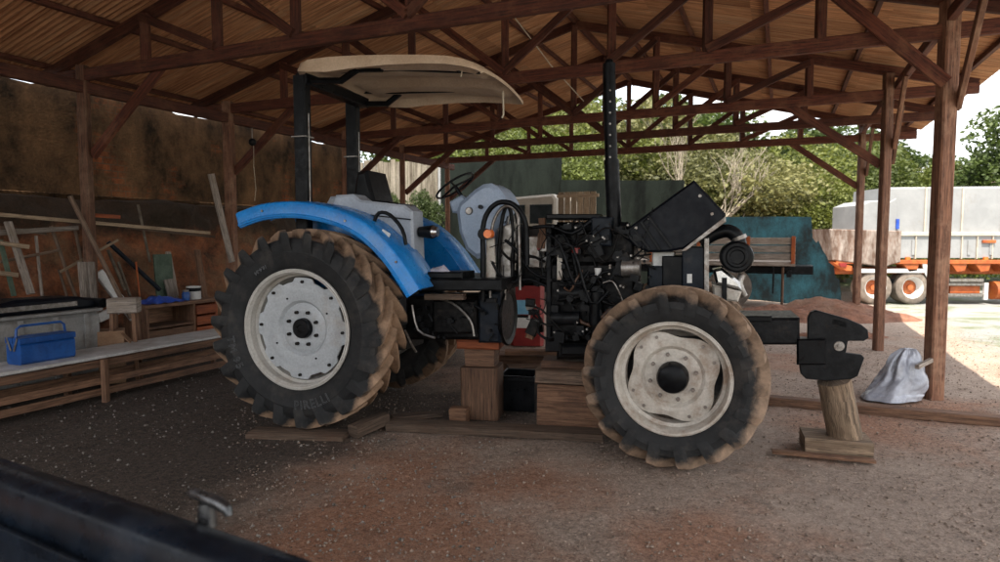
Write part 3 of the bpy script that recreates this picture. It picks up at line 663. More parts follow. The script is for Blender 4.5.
# roll-over frame
for y, a, b, c_, d_ in ((-.52, 304, 203, 304, 76), (.5, 354, 200, 354, 90)):
    p0, p1 = T(a, b, y), T(c_, d_, y); p0.z = 1.15; p1.x = p0.x
    o = MB().beam(p0, p1, .125, .1, (0, 1, 0), .012).build('roll_bar_post', 'black', tr)
    MB().box((p0.x+.0, y, 2.55 if y < 0 else 2.5), (.15, .13, .012)).build('clamp_plate', 'steel', o)
    MB().tube([V((p0.x+.085, y-.03, 1.95)), V((p0.x+.085, y-.03, 2.75))], .006, 6).build('cable', 'steel', o)
p0, p1 = T(304, 84, -.52), T(354, 97, .5)
MB().beam((p0.x, -.56, p0.z+.04), (p0.x, .54, p0.z+.04), .11, .1).build('roll_bar_top', 'black', tr)
pix_tube('canopy_bracket', [(312, 81, -.5), (341, 81, -.5), (358, 69, -.5), (382, 69, -.5)], .03, 'black', 6, 30, 1)
pix_tube('canopy_bracket', [(361, 104, .5), (387, 104, .5), (402, 92, .5), (418, 91, .5)], .03, 'black', 6, 30, 1)
pix_tube('canopy_rail', [(362, 92, .42), (400, 92, .42), (502, 89, .42)], .022, 'black', 6, 30, 1)
pix_tube('canopy_rail', [(330, 72, -.42), (400, 69, -.42), (480, 72, -.42)], .02, 'black', 6, 30, 1)
def canopy():
    top = [(289, 66), (296, 61), (306, 58.5), (325, 56), (350, 54.5), (385, 53.5), (420, 53.5), (445, 54.5), (460, 56.5), (468, 59), (474, 63)]
    low = [(289, 68), (297, 70), (307, 71.5), (327, 71.5), (350, 68), (385, 64.5), (420, 63), (445, 63.5), (460, 65), (468, 66), (474, 67)]
    yh = .78; n = 24; rows = []
    P = [T(a, b, -yh) for a, b in top]; Q = [T(a, b, -yh) for a, b in low]; m_ = len(P)
    for i, (p, q) in enumerate(zip(P, Q)):
        d = p.z-q.z; row, und = [], []; yy = yh*{0: .86, 1: .95, m_-1: .84, m_-2: .93, m_-3: .975}.get(i, 1.)
        mid = 1 < i < m_-2
        for j in range(n+1):
            y = -yy+2*yy*j/n; e = abs(y)/yy; z = p.z + .045*(1-e*e); zu = z-.03-(.05 if mid and .2 < e < .72 else 0)
            yo = y
            if j in (0, n): z = q.z+.012; zu = q.z; y = y*.985
            elif j in (1, n-1): z = p.z-.004; y = y*1.06; zu = p.z-.04; yo = yo*1.03
            row.append(V((p.x, y, z))); und.append(V((p.x, yo*.985 if j in (0, n) else yo, zu)))
        rows.append(row+und[::-1])
    mb = MB().grid(rows, True); k2 = n+1
    for base in (0, len(mb.v)-2*k2):
        for j in range(n):
            mb.f.append((base+j, base+j+1, base+2*k2-2-j, base+2*k2-1-j)); mb.uv.append([(0, 0)]*4)
    return mb.build('canopy', 'canopy', tr, 50)
cano = canopy()
MB().box(T(463, 68, -.45), (.09, .08, .06)).build('canopy_lamp', 'black', cano)
MB().tube([T(462, 71, -.5), T(461, 77, -.52)], .006, 6).build('lamp_cable', 'rope', cano)
MB().tube([T(503, 89, .3), T(503.5, 115, .3), T(502, 118, .3)], .008, 6).build('pull_cord', 'rope', cano)
# dash
side_prism('dash_console', [(455.5, 211), (458, 203), (465, 197), (474, 189), (482, 184), (490, 183), (497, 187), (502, 193), (507, 202), (500, 215), (492, 240), (484, 256), (476, 259), (465, 250), (458, 232)], -.10, .34, 'dash', .04)
side_prism('dash_bracket', [(449, 202), (461, 195), (467, 199), (458, 213), (452, 213)], .0, .26, 'dash', .015)
tp('dash_gauge', 'steel', lambda mb: mb.lathe([(0, -.012), (.028, -.012), (.036, 0), (.036, .02)], T(469, 211, -.105), n=20)); tp('dash_knob', 'black', lambda mb: mb.lathe([(0, -.03), (.018, -.03), (.02, .02)], T(481, 207, -.105), n=16))
def wheel_ring(mb):
    c = T(455, 186, .12); ax = V((-.55, 0, .83)).normalized(); a = ax.cross(V((0, 1, 0))).normalized(); b = V((0, 1, 0)); pts = [c+(a*math.cos(t)+b*math.sin(t))*.2 for t in np.linspace(0, 2*math.pi, 33)]
    mb.tube(pts, .010, 8); mb.tube([c, c-ax*.22], .018, 8)
    for t in (.3, 2.4, 4.5): mb.tube([c, c+(a*math.cos(t)+b*math.sin(t))*.2], .01, 6)
tp('steering_wheel', 'black', wheel_ring, 60)
# black hose arch and its bundle
pix_tube('hose_arch', [(483, 300, -.32), (483, 255, -.32), (483, 228, -.32), (488, 212, -.32), (498, 203, -.32), (510, 203, -.32), (520, 211, -.32), (526, 226, -.32), (527, 265, -.32)], .022, 'black')
pix_tube('hose_arch', [(490, 300, -.25), (491, 240, -.25), (495, 218, -.25), (505, 206, -.25), (515, 210, -.25), (519, 228, -.25), (520, 290, -.25)], .014, 'steel')
for k, (pp, r, m) in enumerate([
    ([(498, 300, -.2), (499, 250, -.2), (503, 215, -.18), (509, 207, -.15), (513, 230, -.15), (512, 285, -.15)], .018, 'engine'),
    ([(505, 300, -.12), (506, 240, -.12), (511, 213, -.1), (516, 235, -.1), (515, 270, -.1)], .013, 'steel'),
    ([(501, 250, -.3), (508, 258, -.25), (518, 262, -.2), (530, 256, -.15), (545, 262, -.1)], .012, 'engine'),
    ([(492, 262, -.33), (500, 275, -.3), (512, 282, -.25), (530, 279, -.2), (548, 287, -.2), (572, 290, -.2)], .012, 'black'),
    ([(505, 240, -.2), (516, 250, -.2), (530, 270, -.2), (552, 280, -.25), (590, 276, -.25), (606, 268, -.2)], .014, 'black'),
    ([(603, 283, -.4), (612, 281, -.42), (618, 290, -.42), (623, 302, -.4)], .006, 'steel'),
    ([(575, 230, -.3), (590, 222, -.3), (602, 219, -.28)], .02, 'black'),
    ([(553, 262, -.25), (570, 250, -.3), (590, 240, -.3), (600, 243, -.25)], .016, 'engine'),
    ([(560, 300, -.35), (590, 296, -.36), (612, 305, -.35), (628, 300, -.3)], .014, 'engine'),
    ([(532, 310, -.2), (540, 318, -.2), (538, 332, -.2), (548, 340, -.2)], .012, 'black')]):
    pix_tube('hose', pp, r, m, 8)
side_prism('gear_bracket', [(497, 228), (514, 222), (516, 238), (510, 258), (514, 288), (500, 290), (498, 262)], -.16, -.1, 'steel', .008)
side_prism('lever_plate', [(486, 240), (494, 238), (496, 288), (486, 290)], -.28, -.25, 'rim2', .005)
def ol(mb): mb.tube([T(489, 234, -.38)+V((0, .03, 0)), T(489, 234, -.38)+V((0, -.04, 0))], [.04, .036], 14)
tp('marker_lamp', 'orange_lens', ol)
tp('marker_lamp_back', 'black', lambda mb: mb.tube([T(486, 234, -.36)+V((-.02, .05, 0)), T(486, 234, -.36)+V((-.02, -.02, 0))], .05, 14))
# platform and transmission
def box_px(name, x0, y0, x1, y1, ya, yb, m, bev=.012, parent=None): return side_prism(name, [(x0, y0), (x1, y0), (x1, y1), (x0, y1)], ya, yb, m, bev, parent=parent)
box_px('platform', 421, 279, 501, 291, -.55, .5, 'black'); box_px('platform_edge', 424, 294, 463, 300, -.5, -.42, 'plank', .004)
box_px('platform_step', 427, 272, 462, 279, -.52, -.2, 'black')
box_px('transmission', 405, 296, 497, 340, -.2, .25, 'engine', .03); box_px('gearbox_cover', 432, 300, 476, 334, -.26, -.19, 'engine', .02)
box_px('rear_axle_housing', 318, 318, 405, 350, -.2, .25, 'engine', .04)
tp('axle', 'engine', lambda mb: mb.tube([(0, -.62, RR+.03), (0, .62, RR+.03)], .13, 18))
box_px('clutch_housing', 478, 292, 500, 343, -.24, .26, 'slate', .02)
c_ = T(501, 316, -.0)
tp('clutch_flange', 'engine', lambda mb: mb.lathe([(.13, 0), (.13, .05), (.2, .09), (.255, .1), (.265, .12), (.25, .135), (.21, .12), (.19, .06), (.15, .02), (.0, .02)], c_-V((.05, 0, 0)), 'x', 40))
mbb = MB(); random.seed(11)
for k in range(34):
    p = T(random.uniform(410, 498), random.uniform(298, 338), -.27); q = random.choice((0, 1, 2))
    if q == 0: mbb.lathe([(0, -.018), (.013, -.018), (.014, .03)], p, n=6)
    elif q == 1: mbb.box(p, (random.uniform(.02, .09), .05, random.uniform(.02, .06)))
    else: mbb.tube([p, p+V((random.uniform(-.06, .1), -.01, random.uniform(-.08, .06)))], .009, 6)
tag(mbb.build('gearbox_fittings', 'iron', tr), kind='stuff')
for pp in ([(430, 297, -.3), (452, 303, -.3), (470, 320, -.3), (474, 336, -.3)], [(412, 305, -.3), (418, 330, -.3), (435, 338, -.3)], [(405, 330, -.3), (412, 345, -.25), (416, 352, -.2)]): pix_tube('linkage_rod', pp, .011, 'steel', 6)
# engine
box_px('engine_block', 548, 262, 636, 342, -.24, .24, 'engine', .03); box_px('cylinder_head', 552, 232, 634, 264, -.2, .2, 'engine', .02); box_px('valve_cover', 556, 222, 628, 234, -.14, .14, 'black', .03)
box_px('rear_plate', 546, 224, 551, 338, -.27, .27, 'iron', .006); box_px('oil_pan', 556, 340, 640, 360, -.2, .2, 'engine', .03)
box_px('front_frame', 560, 345, 760, 356, -.26, .26, 'iron', .02)
box_px('air_box', 591, 217, 611, 246, -.33, -.1, 'slate', .012); box_px('top_bracket', 546, 214, 600, 219, -.3, .2, 'black', .008)
tp('injection_pump', 'iron', lambda mb: mb.tube([T(560, 293, -.32), T(583, 293, -.32)], [.06, .055], 14)); tp('oil_filter', 'black', lambda mb: mb.tube([T(596, 292, -.34), T(596, 325, -.34)], .055, 16))
tp('alternator', 'steel', lambda mb: mb.tube([T(622, 268, -.33), T(640, 268, -.33)], [.07, .07], 18)); tp('starter_motor', 'iron', lambda mb: mb.tube([T(552, 318, -.32), T(580, 318, -.32)], .055, 14))
tp('filter_bowl', 'sticker_w', lambda mb: mb.tube([T(598, 268, -.3), T(598, 278, -.3)], [.03, .022], 12)); tp('red_cap', 'red', lambda mb: mb.tube([T(576, 248, -.3), T(576, 253, -.3)], .035, 12))
tp('reservoir_cap', 'red', lambda mb: mb.tube([T(540, 241, -.1), T(540, 250, -.1)], .03, 12))
box_px('valve_block', 528, 236, 540, 268, -.12, .05, 'steel', .01); box_px('bracket_arm', 540, 235, 556, 252, -.15, -.1, 'steel', .006); box_px('bracket_plate', 557, 246, 562, 280, -.3, -.27, 'rim2', .003)
mbb = MB(); random.seed(5)
for k in range(120):
    p = T(random.uniform(548, 650), random.uniform(222, 340), -.28-random.random()*.08); q = random.choice((0, 0, 1, 1, 2, 3))
    if q == 0: mbb.lathe([(0, -.018), (.012, -.018), (.014, .04)], p, n=6)
    elif q == 1: mbb.box(p, (random.uniform(.02, .09), .09, random.uniform(.02, .09)), 0, .004, 0, random.uniform(-.4, .4))
    elif q == 2: mbb.tube([p, p+V((random.uniform(-.1, .14), -.02, random.uniform(-.12, .1)))], .008, 6)
    else: mbb.lathe([(0, -.02), (.03, -.02), (.034, 0), (.034, .05)], p, n=14)
tag(mbb.build('engine_fittings', 'iron', tr), kind='stuff')
random.seed(77)
for k in range(16):
    x0, y0 = random.uniform(520, 600), random.uniform(225, 320); x1, y1 = x0+random.uniform(18, 60), y0+random.uniform(-45, 55); d0 = -.2-random.random()*.2
    x1 = min(x1, 645); y1 = min(max(y1, 220), 338)
    pix_tube('hose', [(x0, y0, d0), ((x0*2+x1)/3, y0+random.uniform(-12, 18), d0-.04), ((x0+x1*2)/3, y1+random.uniform(-14, 14), d0-.05), (x1, y1, d0)], random.choice((.007, .009, .012, .016)), random.choice(('black', 'engine', 'iron', 'black', 'hoser', 'engine')), 8)
wires = MB()
for k in range(40):
    x0, y0 = random.uniform(500, 640), random.uniform(218, 320); p, q = T(x0, y0, -.3-random.random()*.1), T(x0+random.uniform(-30, 40), y0+random.uniform(-20, 35), -.3-random.random()*.1)
    wires.tube([p.lerp(q, t)+V((0, random.uniform(-.02, .02), -.05*math.sin(math.pi*t)*random.uniform(.3, 1.6))) for t in (0, .2, .4, .6, .8, 1)], .0045, 5)
tag(wires.build('wiring', 'iron', tr, 60), kind='stuff')
for k in range(14):
    p = T(random.uniform(505, 548), random.uniform(225, 335), random.uniform(-.15, .15)); mq = random.choice(('engine', 'iron', 'block', 'steel'))
    MB().box(p, (random.uniform(.03, .1), .06, random.uniform(.04, .14)), 0, .006, 0, random.uniform(-.5, .5)).build('control_bracket', mq, tr)
mbb = MB()
for k in range(26):
    p = T(random.uniform(552, 646), random.uniform(224, 336), -.36); mbb.lathe([(0, -.012), (.009, -.012), (.011, .05)], p, n=6)
tag(mbb.build('engine_bolts', 'steel', tr), kind='stuff')
box_px('dark_backing', 503, 226, 549, 286, .14, .4, 'engine', .03); box_px('backing_strap', 520, 224, 524, 287, .13, .14, 'iron', .002); box_px('sump_guard', 545, 338, 560, 352, -.2, .2, 'iron', .01)  # dark box and strap added to darken the gap between gearbox and engine
# exhaust
def exh(mb):
    mb.tube([T(609, 64, -.1), T(610, 120, -.1), T(611.5, 165, -.1)], .052, 18); mb.tube([T(611.5, 160, -.1), T(615, 240, -.1), T(616, 275, -.1)], .062, 18); mb.tube([T(609, 60, -.1), T(609, 68, -.1)], [.03, .05], 14)
ex = tp('exhaust_stack', 'black', exh, 50)
tp('exhaust_elbow', 'steel', lambda mb: mb.tube([T(616, 272, -.1), T(618, 282, -.1), T(626, 288, -.05), T(634, 288, 0)], .05, 14), 50)
mbb = MB()
for k in range(7): mbb.lathe([(0, -.008), (.008, -.008), (.009, .01)], T(612, 92+k*11, -.1)+V((-.008, -.052, 0)), n=8)
mbb.build('shield_holes', 'steel', ex)
# hood tipped up
HP = [(623.5, 231), (694, 180), (726, 214), (724, 222), (684, 249), (668, 252), (648, 252.5), (634, 246), (624.5, 238)]
hood = side_prism('hood', HP, -.34, .3, 'hood', .018)
side_prism('hood_rim', [(725.5, 216), (726, 222), (686, 251), (680, 251.5)], -.352, -.33, 'steel', .004, parent=hood)
for a, b, c2, d2 in ((648, 216, 672, 248), (641, 222, 660, 250), (634, 229, 650, 250), (628, 235, 640, 248)):
    p, q = T(a, b, -.352), T(c2, d2, -.352); o = MB().beam(p, q, .02, .016, (0, 1, 0)).build('louvre', 'black', hood)
mbb = MB()
for a, b in ((649, 218), (636, 228), (700, 196), (712, 214)): mbb.lathe([(0, -.01), (.012, -.01), (.014, .01)], T(a, b, -.345), n=8)
mbb.build('hood_clips', 'steel', hood)
tp('hood_stay', 'black', lambda mb: mb.tube([T(700, 262, .2), T(706, 228, .2)], .012, 8))
box_px('radiator', 682, 247, 704, 302, -.27, .3, 'slate', .008); box_px('radiator_rail', 704, 238, 709, 302, -.28, -.22, 'steel', .004); box_px('radiator_label', 687, 274, 692, 283, -.275, -.268, 'sticker_w', .001)
box_px('fan_shroud', 662, 256, 683, 302, -.25, .28, 'black', .01); box_px('battery', 652, 252, 674, 268, -.2, .1, 'sticker_w', .01); box_px('battery_tray', 648, 266, 676, 300, -.24, .2, 'slate', .01)
tp('fan_hub', 'engine', lambda mb: mb.tube([T(648, 280, 0), T(662, 280, 0)], .09, 16))
# air cleaner
def ac(mb):
    c = T(737, 257, -.22); mb.lathe([(.0, -.03), (.05, -.03), (.058, -.038), (.075, -.038), (.085, -.028), (.105, -.028), (.118, -.02), (.125, 0), (.125, .3), (.1, .32), (0, .32)], c, 'y', 36)
acl = tp('air_cleaner', 'black', ac, 30)
pix_tube('intake_hose', [(700, 243, -.1), (714, 234, -.1), (728, 231, -.1), (737, 237, -.1), (740, 246, -.1)], .055, 'black', 14)
tp('hose_clamp', 'steel', lambda mb: mb.tube([T(738, 236.5, -.1), T(739.5, 240, -.1)], .062, 16))
side_prism('headlight', [(713, 270), (722, 268), (740, 282), (742, 290), (716, 284)], -.2, .1, 'chrome', .02); side_prism('grille_part', [(712, 284), (742, 292), (738, 302), (714, 300)], -.2, .15, 'rim2', .015)
box_px('grille_post', 722, 278, 727, 302, -.24, -.2, 'black', .004); pix_tube('water_hose', [(742, 275, -.1), (739, 284, -.12), (744, 296, -.1)], .03, 'steel')
tp('axle', 'engine', lambda mb: mb.tube([(WB, -.55, FR+.0), (WB, .55, FR+.0)], .1, 16)); tp('differential', 'engine', lambda mb: mb.lathe([(0, -.2), (.12, -.16), (.19, 0), (.12, .16), (0, .2)], (WB, 0, FR), 'x', 20))
# weight carrier and weights
box_px('weight_carrier', 738, 318, 800, 345, -.28, .28, 'iron', .02); box_px('carrier_lip', 738, 316, 772, 322, -.3, -.24, 'black', .008)
WP = [(808, 318), (811, 312), (818, 311), (848, 319), (862, 325), (868, 330), (869, 338), (864, 341), (848, 341), (846, 353), (862, 355), (864.5, 358), (858, 376), (852, 379), (828, 381), (806, 379), (801, 374), (799, 362), (808, 338)]
def weight(y0, hol):
    hole = [(832, 317.8), (831, 324.5), (847, 328.5), (848.5, 322)]
    pix = WP[:3] + [hole[0], hole[1], hole[2], hole[3], hole[0]] + WP[2:]
    poly = [T(a, b, y0) for a, b in pix]; poly[7] = poly[3].copy()
    o = MB().prism(poly, (0, .052, 0), 0).build('front_weight', 'iron', tr, 30)
    import bmesh
    bm = bmesh.new(); bm.from_mesh(o.data); bmesh.ops.remove_doubles(bm, verts=bm.verts, dist=1e-5); bm.to_mesh(o.data); bm.free()
    md = o.modifiers.new('edge', 'BEVEL'); md.width = .006; md.segments = 2; md.limit_method = 'ANGLE'; md.angle_limit = R(40)
    return o
weight(-.27, True)
side_prism('weight_backing', [(804, 342), (844, 345), (844, 376), (807, 376)], -.20, .12, 'iron', .012)
tp('weight_bolt', 'steel', lambda mb: mb.lathe([(0, -.02), (.014, -.02), (.016, -.008), (.035, -.008), (.04, .01)], T(839, 346, -.272), n=20))
box_px('weight_hook', 797, 339, 826, 365, -.3, -.26, 'black', .012)
# ------------------------------------------------------------------ props under and round the tractor
def prop_box(name, label, cat, x0, y0, x1, y1, Y, depth, m, rz=0., bev=.012, group=None):
    a, b = AT(x0, y0, Y), AT(x1, y1, Y); c = (a+b)/2
    o = empty(name, label, cat, (c.x, Y+depth/2, min(a.z, b.z)), rz, group)
    h = abs(a.z-b.z); MB().box((0, 0, h/2), (abs(b.x-a.x), depth, h), 0, bev).build('block_body' if cat != 'cabinet' else 'body', m, o); return o
def solo(mb, name, m, label, cat, smooth=35, group=None): return tag(mb.build(name, m, None, smooth), label, cat, group)
def plank(name, label, cat, p0, p1, w_, h_, m, up=(0, 0, 1), group=None, jit=.004): return solo(MB().beam(p0, p1, w_, h_, up, None, jit).rough(.004), name, m, label, cat, group=group)
g = lambda a, b, z=0.: PZ(a, b, z)
# stack of blocks under the gearbox
Yb = g(480, 420).y
def blk(name, label, x0, y0, x1, y1, Y, dep, m='block', rz=-.2, z0=None):
    a, b = AT(x0, y0, Y), AT(x1, y1, Y); z1, zz = a.z, (b.z if z0 is None else z0); wx = b.x-a.x; c = V(((a.x+b.x)/2, Y+dep/2, (z1+zz)/2))
    mb = MB().box(c, (wx, dep, z1-zz), rz, .014).rough(.007); return solo(mb, name, m, label, 'wood block'), z1
o, z1 = blk('wood_block', 'tall square timber block on the ground under the tractor gearbox', 463, 368, 501, 420, Yb, .3, z0=0)
o, z2 = blk('wood_block', 'smaller timber block stacked on the tall block under the gearbox', 467, 349, 497, 368, Yb+.02, .26, z0=z1)
o, z3 = blk('wood_block', 'thin reddish wood pad on top of the block stack under the gearbox', 459, 340, 502, 349, Yb+.0, .3, 'orange_wood', z0=z2)
blk('wood_block', 'small cube of wood beside the tall timber block', 450, 409, 468, 424, g(460, 424).y, .12, z0=0)
Yc = g(570, 428).y
o, z1 = blk('wood_block', 'wide scorched timber block on the ground under the engine', 541, 386, 604, 428, Yc, .34, z0=0)
o, z2 = blk('wood_block', 'flat timber block lying on the wide block under the engine', 539, 371, 600, 386, Yc+.02, .32, 'plank', z0=z1)
o, z3 = blk('wood_block', 'second flat timber on top of the blocks under the engine', 545, 362, 606, 371, Yc+.05, .3, 'block', z0=z2)
plank('loose_board', 'long split board lying behind the blocks under the engine', 'board', g(505, 352, .33), g(575, 352, .33), .16, .05, 'block')
plank('loose_board', 'dark board lying below the split board behind the engine blocks', 'board', g(508, 368, .2), g(570, 366, .2), .2, .06, 'plank')
solo(MB().box(g(538, 392)+V((0, .75, .14)), (.9, .35, .28), -.2), 'crosswise_timber', 'block', 'thick timber baulk lying crosswise behind the engine blocks', 'timber')
# oil pan under gap
bk = empty('oil_tray', 'deep black oil drain box standing between the two block stacks', 'oil tray', g(521, 412)+V((0, .2, 0)), -.25)
MB().box((0, 0, .01), (.34, .34, .02)).build('tray_floor', 'black', bk)
for x, y, sx_, sy_ in ((-.17, 0, .015, .355), (.17, 0, .015, .355), (0, -.17, .325, .015), (0, .17, .325, .015)): MB().box((x, y, .17), (sx_, sy_, .34)).build('tray_side', 'black', bk)
MB().box((0, -.186, .315), (.36, .02, .03)).build('tray_rim', 'iron', bk)
plank('ground_plank', 'long grey plank lying on the ground in front of the blocks', 'plank', g(388, 426, .035)+V((0, .06, 0)), g(604, 437, .035)+V((0, .06, 0)), .2, .065, 'plank')
plank('ground_plank', 'short plank under the muddy rear tyre', 'plank', g(247, 436, .015)+V((0, .1, 0)), g(344, 439, .015)+V((0, .1, 0)), .22, .042, 'plank')
p0, p1 = g(352, 433, .05), g(384, 419, .09); plank('wedge_block', 'chunky split wood chock wedged against the rear tyre', 'chock', p0+V((0, .04, .0)), p1+V((0, .04, 0)), .12, .1, 'plank')
p0 = g(392, 421, .02); plank('ground_plank', 'stubby plank end behind the long grey plank', 'plank', p0+V((-.02, .1, .0)), g(440, 417, .02)+V((0, .12, 0)), .12, .04, 'plank')
# prop under the weights
b0 = g(806, 447, .0); b1 = g(872, 455, .0)
plank('base_block', 'flat split timber base under the log prop', 'wood block', g(808, 444, .055)+V((0, .1, 0)), g(876, 450, .055)+V((0, .1, 0)), .34, .13, 'log')
lb = g(852, 441, .11)+V((0, .1, 0)); lt = AT(834, 380, lb.y-.03)
lg = MB().tube([lb+(lt-lb)*t+V((.004*math.sin(t*9), .004*math.cos(t*7), 0)) for t in (0, .1, .3, .5, .7, .9, 1.0)], [.126, .123, .12, .122, .119, .118, .119], 40)
lg.v = [(x+.007*noise.noise(V((x*28, y*28, z*3))), y+.007*noise.noise(V((y*28, x*28, z*3+5))), z) for x, y, z in lg.v]
solo(lg, 'log_prop', 'log', 'tilted round log propping up the black front weights', 'log', 50)
plank('thin_lath', 'thin reddish lath lying in front of the log base', 'lath', g(772, 451, .012), g(875, 461, .012), .07, .022, 'block')
plank('ground_beam', 'long reddish beam on the ground from behind the front wheel to the post', 'beam', g(760, 401, .03)+V((0, .08, 0)), g(1012, 424, .03)+V((0, .08, 0)), .14, .09, 'block')
# silver sack
def sack():
    mb = MB(); base = PZ(905, 402, 0); n, m = 60, 90; rows = []
    for i in range(n+1):
        t = i/n; row = []
        for k in range(m):
            a = 2*math.pi*k/m; r = .26*(1-t)**.55 + .035
            fold = r*(.17*math.sin(6*a+1.3*math.sin(3*a+1)+2.2*t)*(.35+.65*t) + .09*math.sin(13*a+2*math.sin(2*a)-3*t)*t + .10*math.sin(7*t+2*a)*(1-t)) + .02*noise.noise(V((math.cos(a)*2, math.sin(a)*2, t*3))) + .022*(abs(noise.noise(V((math.cos(a)*4.5, math.sin(a)*4.5, t*5))))-.2)
            x = (r+fold*.9)*math.cos(a)*1.0 + .2*t + .03*math.sin(5*t); y = (r+fold*.9)*math.sin(a)*.75
            z = t*.56+.03*fbm(a, t*3, 2)*(1 if 0 < t < 1 else 0)
            if t < .1: x *= 1.06; y *= 1.06
            z *= .92
            row.append(base+V((x-.03, y+.2, max(z, -.01))))
        rows.append(row)
    mb.grid(rows, True); mb.f.append(tuple(len(mb.v)-m+k for k in range(m))); mb.uv.append([(0, 0)]*m)
    return solo(mb, 'plastic_sack', 'sack', 'crumpled silver plastic sack slumped against the wooden post', 'sack', 75)
sack()
plank('stick', 'short stick poking through the crumpled silver sack', 'stick', AT(917, 367, 6.35), AT(931, 360, 6.5), .04, .04, 'grey_wood')
# red cabinet behind the gap
rc = empty('red_cabinet', 'red metal cabinet with a pale blue sticker seen through the tractor gap', 'cabinet', g(527, 346), -.1)
MB().box((0, .25, .5), (.5, .5, 1.0)).build('body', 'red', rc); MB().box((-.08, -.003, .6), (.26, .008, .22)).build('sticker', 'sticker_b', rc); MB().box((-.08, -.004, .38), (.26, .008, .2)).build('sticker', 'sticker_w', rc); MB().box((-.08, -.01, .46), (.2, .006, .04)).build('printed_bar', 'black', rc)
# rag on the platform
def rag():
    mb = MB(); rows = []; c = TO
    for i in range(15):
        row = []
        for j in range(19):
            u, v = j/18, i/14; p = T(425+30*u, 277, -.48+.2*v); p.z += .012 + .1*math.sin(math.pi*u)**.7*math.sin(math.pi*v)**.6*(.75+.5*fbm(u*4, v*3)) + .012*math.sin(u*17+v*6)
            row.append(TO + TS*p.x + TY*p.y + V((0, 0, p.z)))
        rows.append(row)
    return solo(mb.grid(rows), 'cleaning_rag', 'rag', 'crumpled lilac white rag lying on the tractor platform', 'rag', 80)
rag()
# ------------------------------------------------------------------ left side: bench and clutter
BA = SA
def BP(u, v, z=0.): return S(u, v, z)
bq = g(103, 400); rel = bq-SO; bu, bv = rel.dot(SC), rel.dot(SD)
bench = empty('work_bench', 'long low bench with dusty white top on rough timber legs', 'bench', bq)
def bb(name, p0, p1, w_, h_, m): 
    o = MB().beam(V(p0)-bq, V(p1)-bq, w_, h_, (0, 0, 1), None, .004).build(name, m, bench); return o
v0, v1 = bv-2.6, bv+2.0
bb('bench_top', S(bu-.26, v0, .445), S(bu-.26, v1, .445), .56, .03, 'bench_top')
bb('front_rail', S(bu, v0, .385), S(bu, v1, .385), .04, .075, 'block'); bb('back_rail', S(bu-.5, v0, .385), S(bu-.5, v1, .385), .04, .075, 'block')
for v in (bv-1.4, bv, bv+1.9):
    for uu in (0.045, -.55): bb('leg', S(bu+uu, v, -.03), S(bu+uu, v, .425), .07, .05, 'block')
for z, uu in ((.2, .0), (.09, .0), (.16, -.5)): bb('stretcher', S(bu+uu, v0, z), S(bu+uu, v1-.1, z+.01), .04, .07, 'block')
# toolbox
tb = empty('tool_box', 'blue cantilever metal toolbox with raised handle on the bench', 'toolbox', S(bu-.28, bv-.4, .462), -SA+math.pi/2, None, 1.1)
MB().box((0, 0, .09), (.46, .2, .18)).build('box_body', 'bluebox', tb); MB().box((0, -.055, .205), (.47, .1, .05)).build('tray', 'bluebox', tb); MB().box((0, .055, .205), (.47, .1, .05)).build('tray', 'bluebox', tb)
MB().tube([(-.21, 0, .22), (-.2, 0, .3), (-.17, 0, .325), (.17, 0, .325), (.2, 0, .3), (.21, 0, .22)], .011, 8).build('handle', 'bluebox', tb)
for x in (-.24, .24):
    for y in (-1, 1): MB().beam((x, y*.02, .12), (x, y*.075, .23), .006, .018).build('hinge_arm', 'steel', tb)
# blue drum at left edge
dr = empty('blue_drum', 'blue plastic drum standing at the end of the bench', 'drum', g(-16, 402))
MB().lathe([(0, 0), (.16, 0), (.17, .03), (.178, .1), (.17, .14), (.178, .18), (.178, .28), (.17, .32), (.165, .36), (.05, .375), (.05, .39), (0, .39)], (0, 0, 0), 'z', 28).build('drum_body', 'tarp', dr, 40)
# white chest and hood on it
Yw = 7.4
wc = empty('white_chest', 'scuffed white wooden chest behind the blue toolbox', 'chest', S(bu-.95, bv-.18, 0), -SA+math.pi/2)
MB().box((0, 0, .42), (1.3, .5, .84)).build('chest_body', 'chest', wc)
for x in (-.5, -.17, .17, .5): MB().box((x, -.26, .42), (.05, .02, .8)).build('batten', 'chest', wc)
MB().box((0, 0, .855), (1.36, .56, .03)).build('lid', 'chest', wc)
ep = empty('machine_cover', 'long dark machine cover lying on the white chest', 'cover', S(bu-.95, bv-.05, .87), -SA+math.pi/2+.05)
MB().prism([V((-.7, -.2, 0)), V((-.68, -.2, .1)), V((-.3, -.2, .16)), V((.35, -.2, .14)), V((.6, -.2, .08)), V((.66, -.2, 0))], (0, .4, 0), .03).build('cover_shell', 'hood', ep); MB().tube([(.58, -.26, .05), (.58, .2, .05)], .055, 16).build('roller', 'black', ep)
MB().box((-.1, -.215, .07), (.8, .02, .05)).build('trim_strip', 'steel', ep)
cb_ = empty('cardboard_box', 'open cardboard box with bent flap behind the bench', 'box', S(bu-.75, bv+.62, 0), .5)
MB().box((0, 0, .3), (.3, .3, .6), 0, .003).build('box_body', 'card', cb_); MB().box((.18, -.1, .5), (.2, .3, .008), 0, .002, 0, .9).build('flap', 'card', cb_)
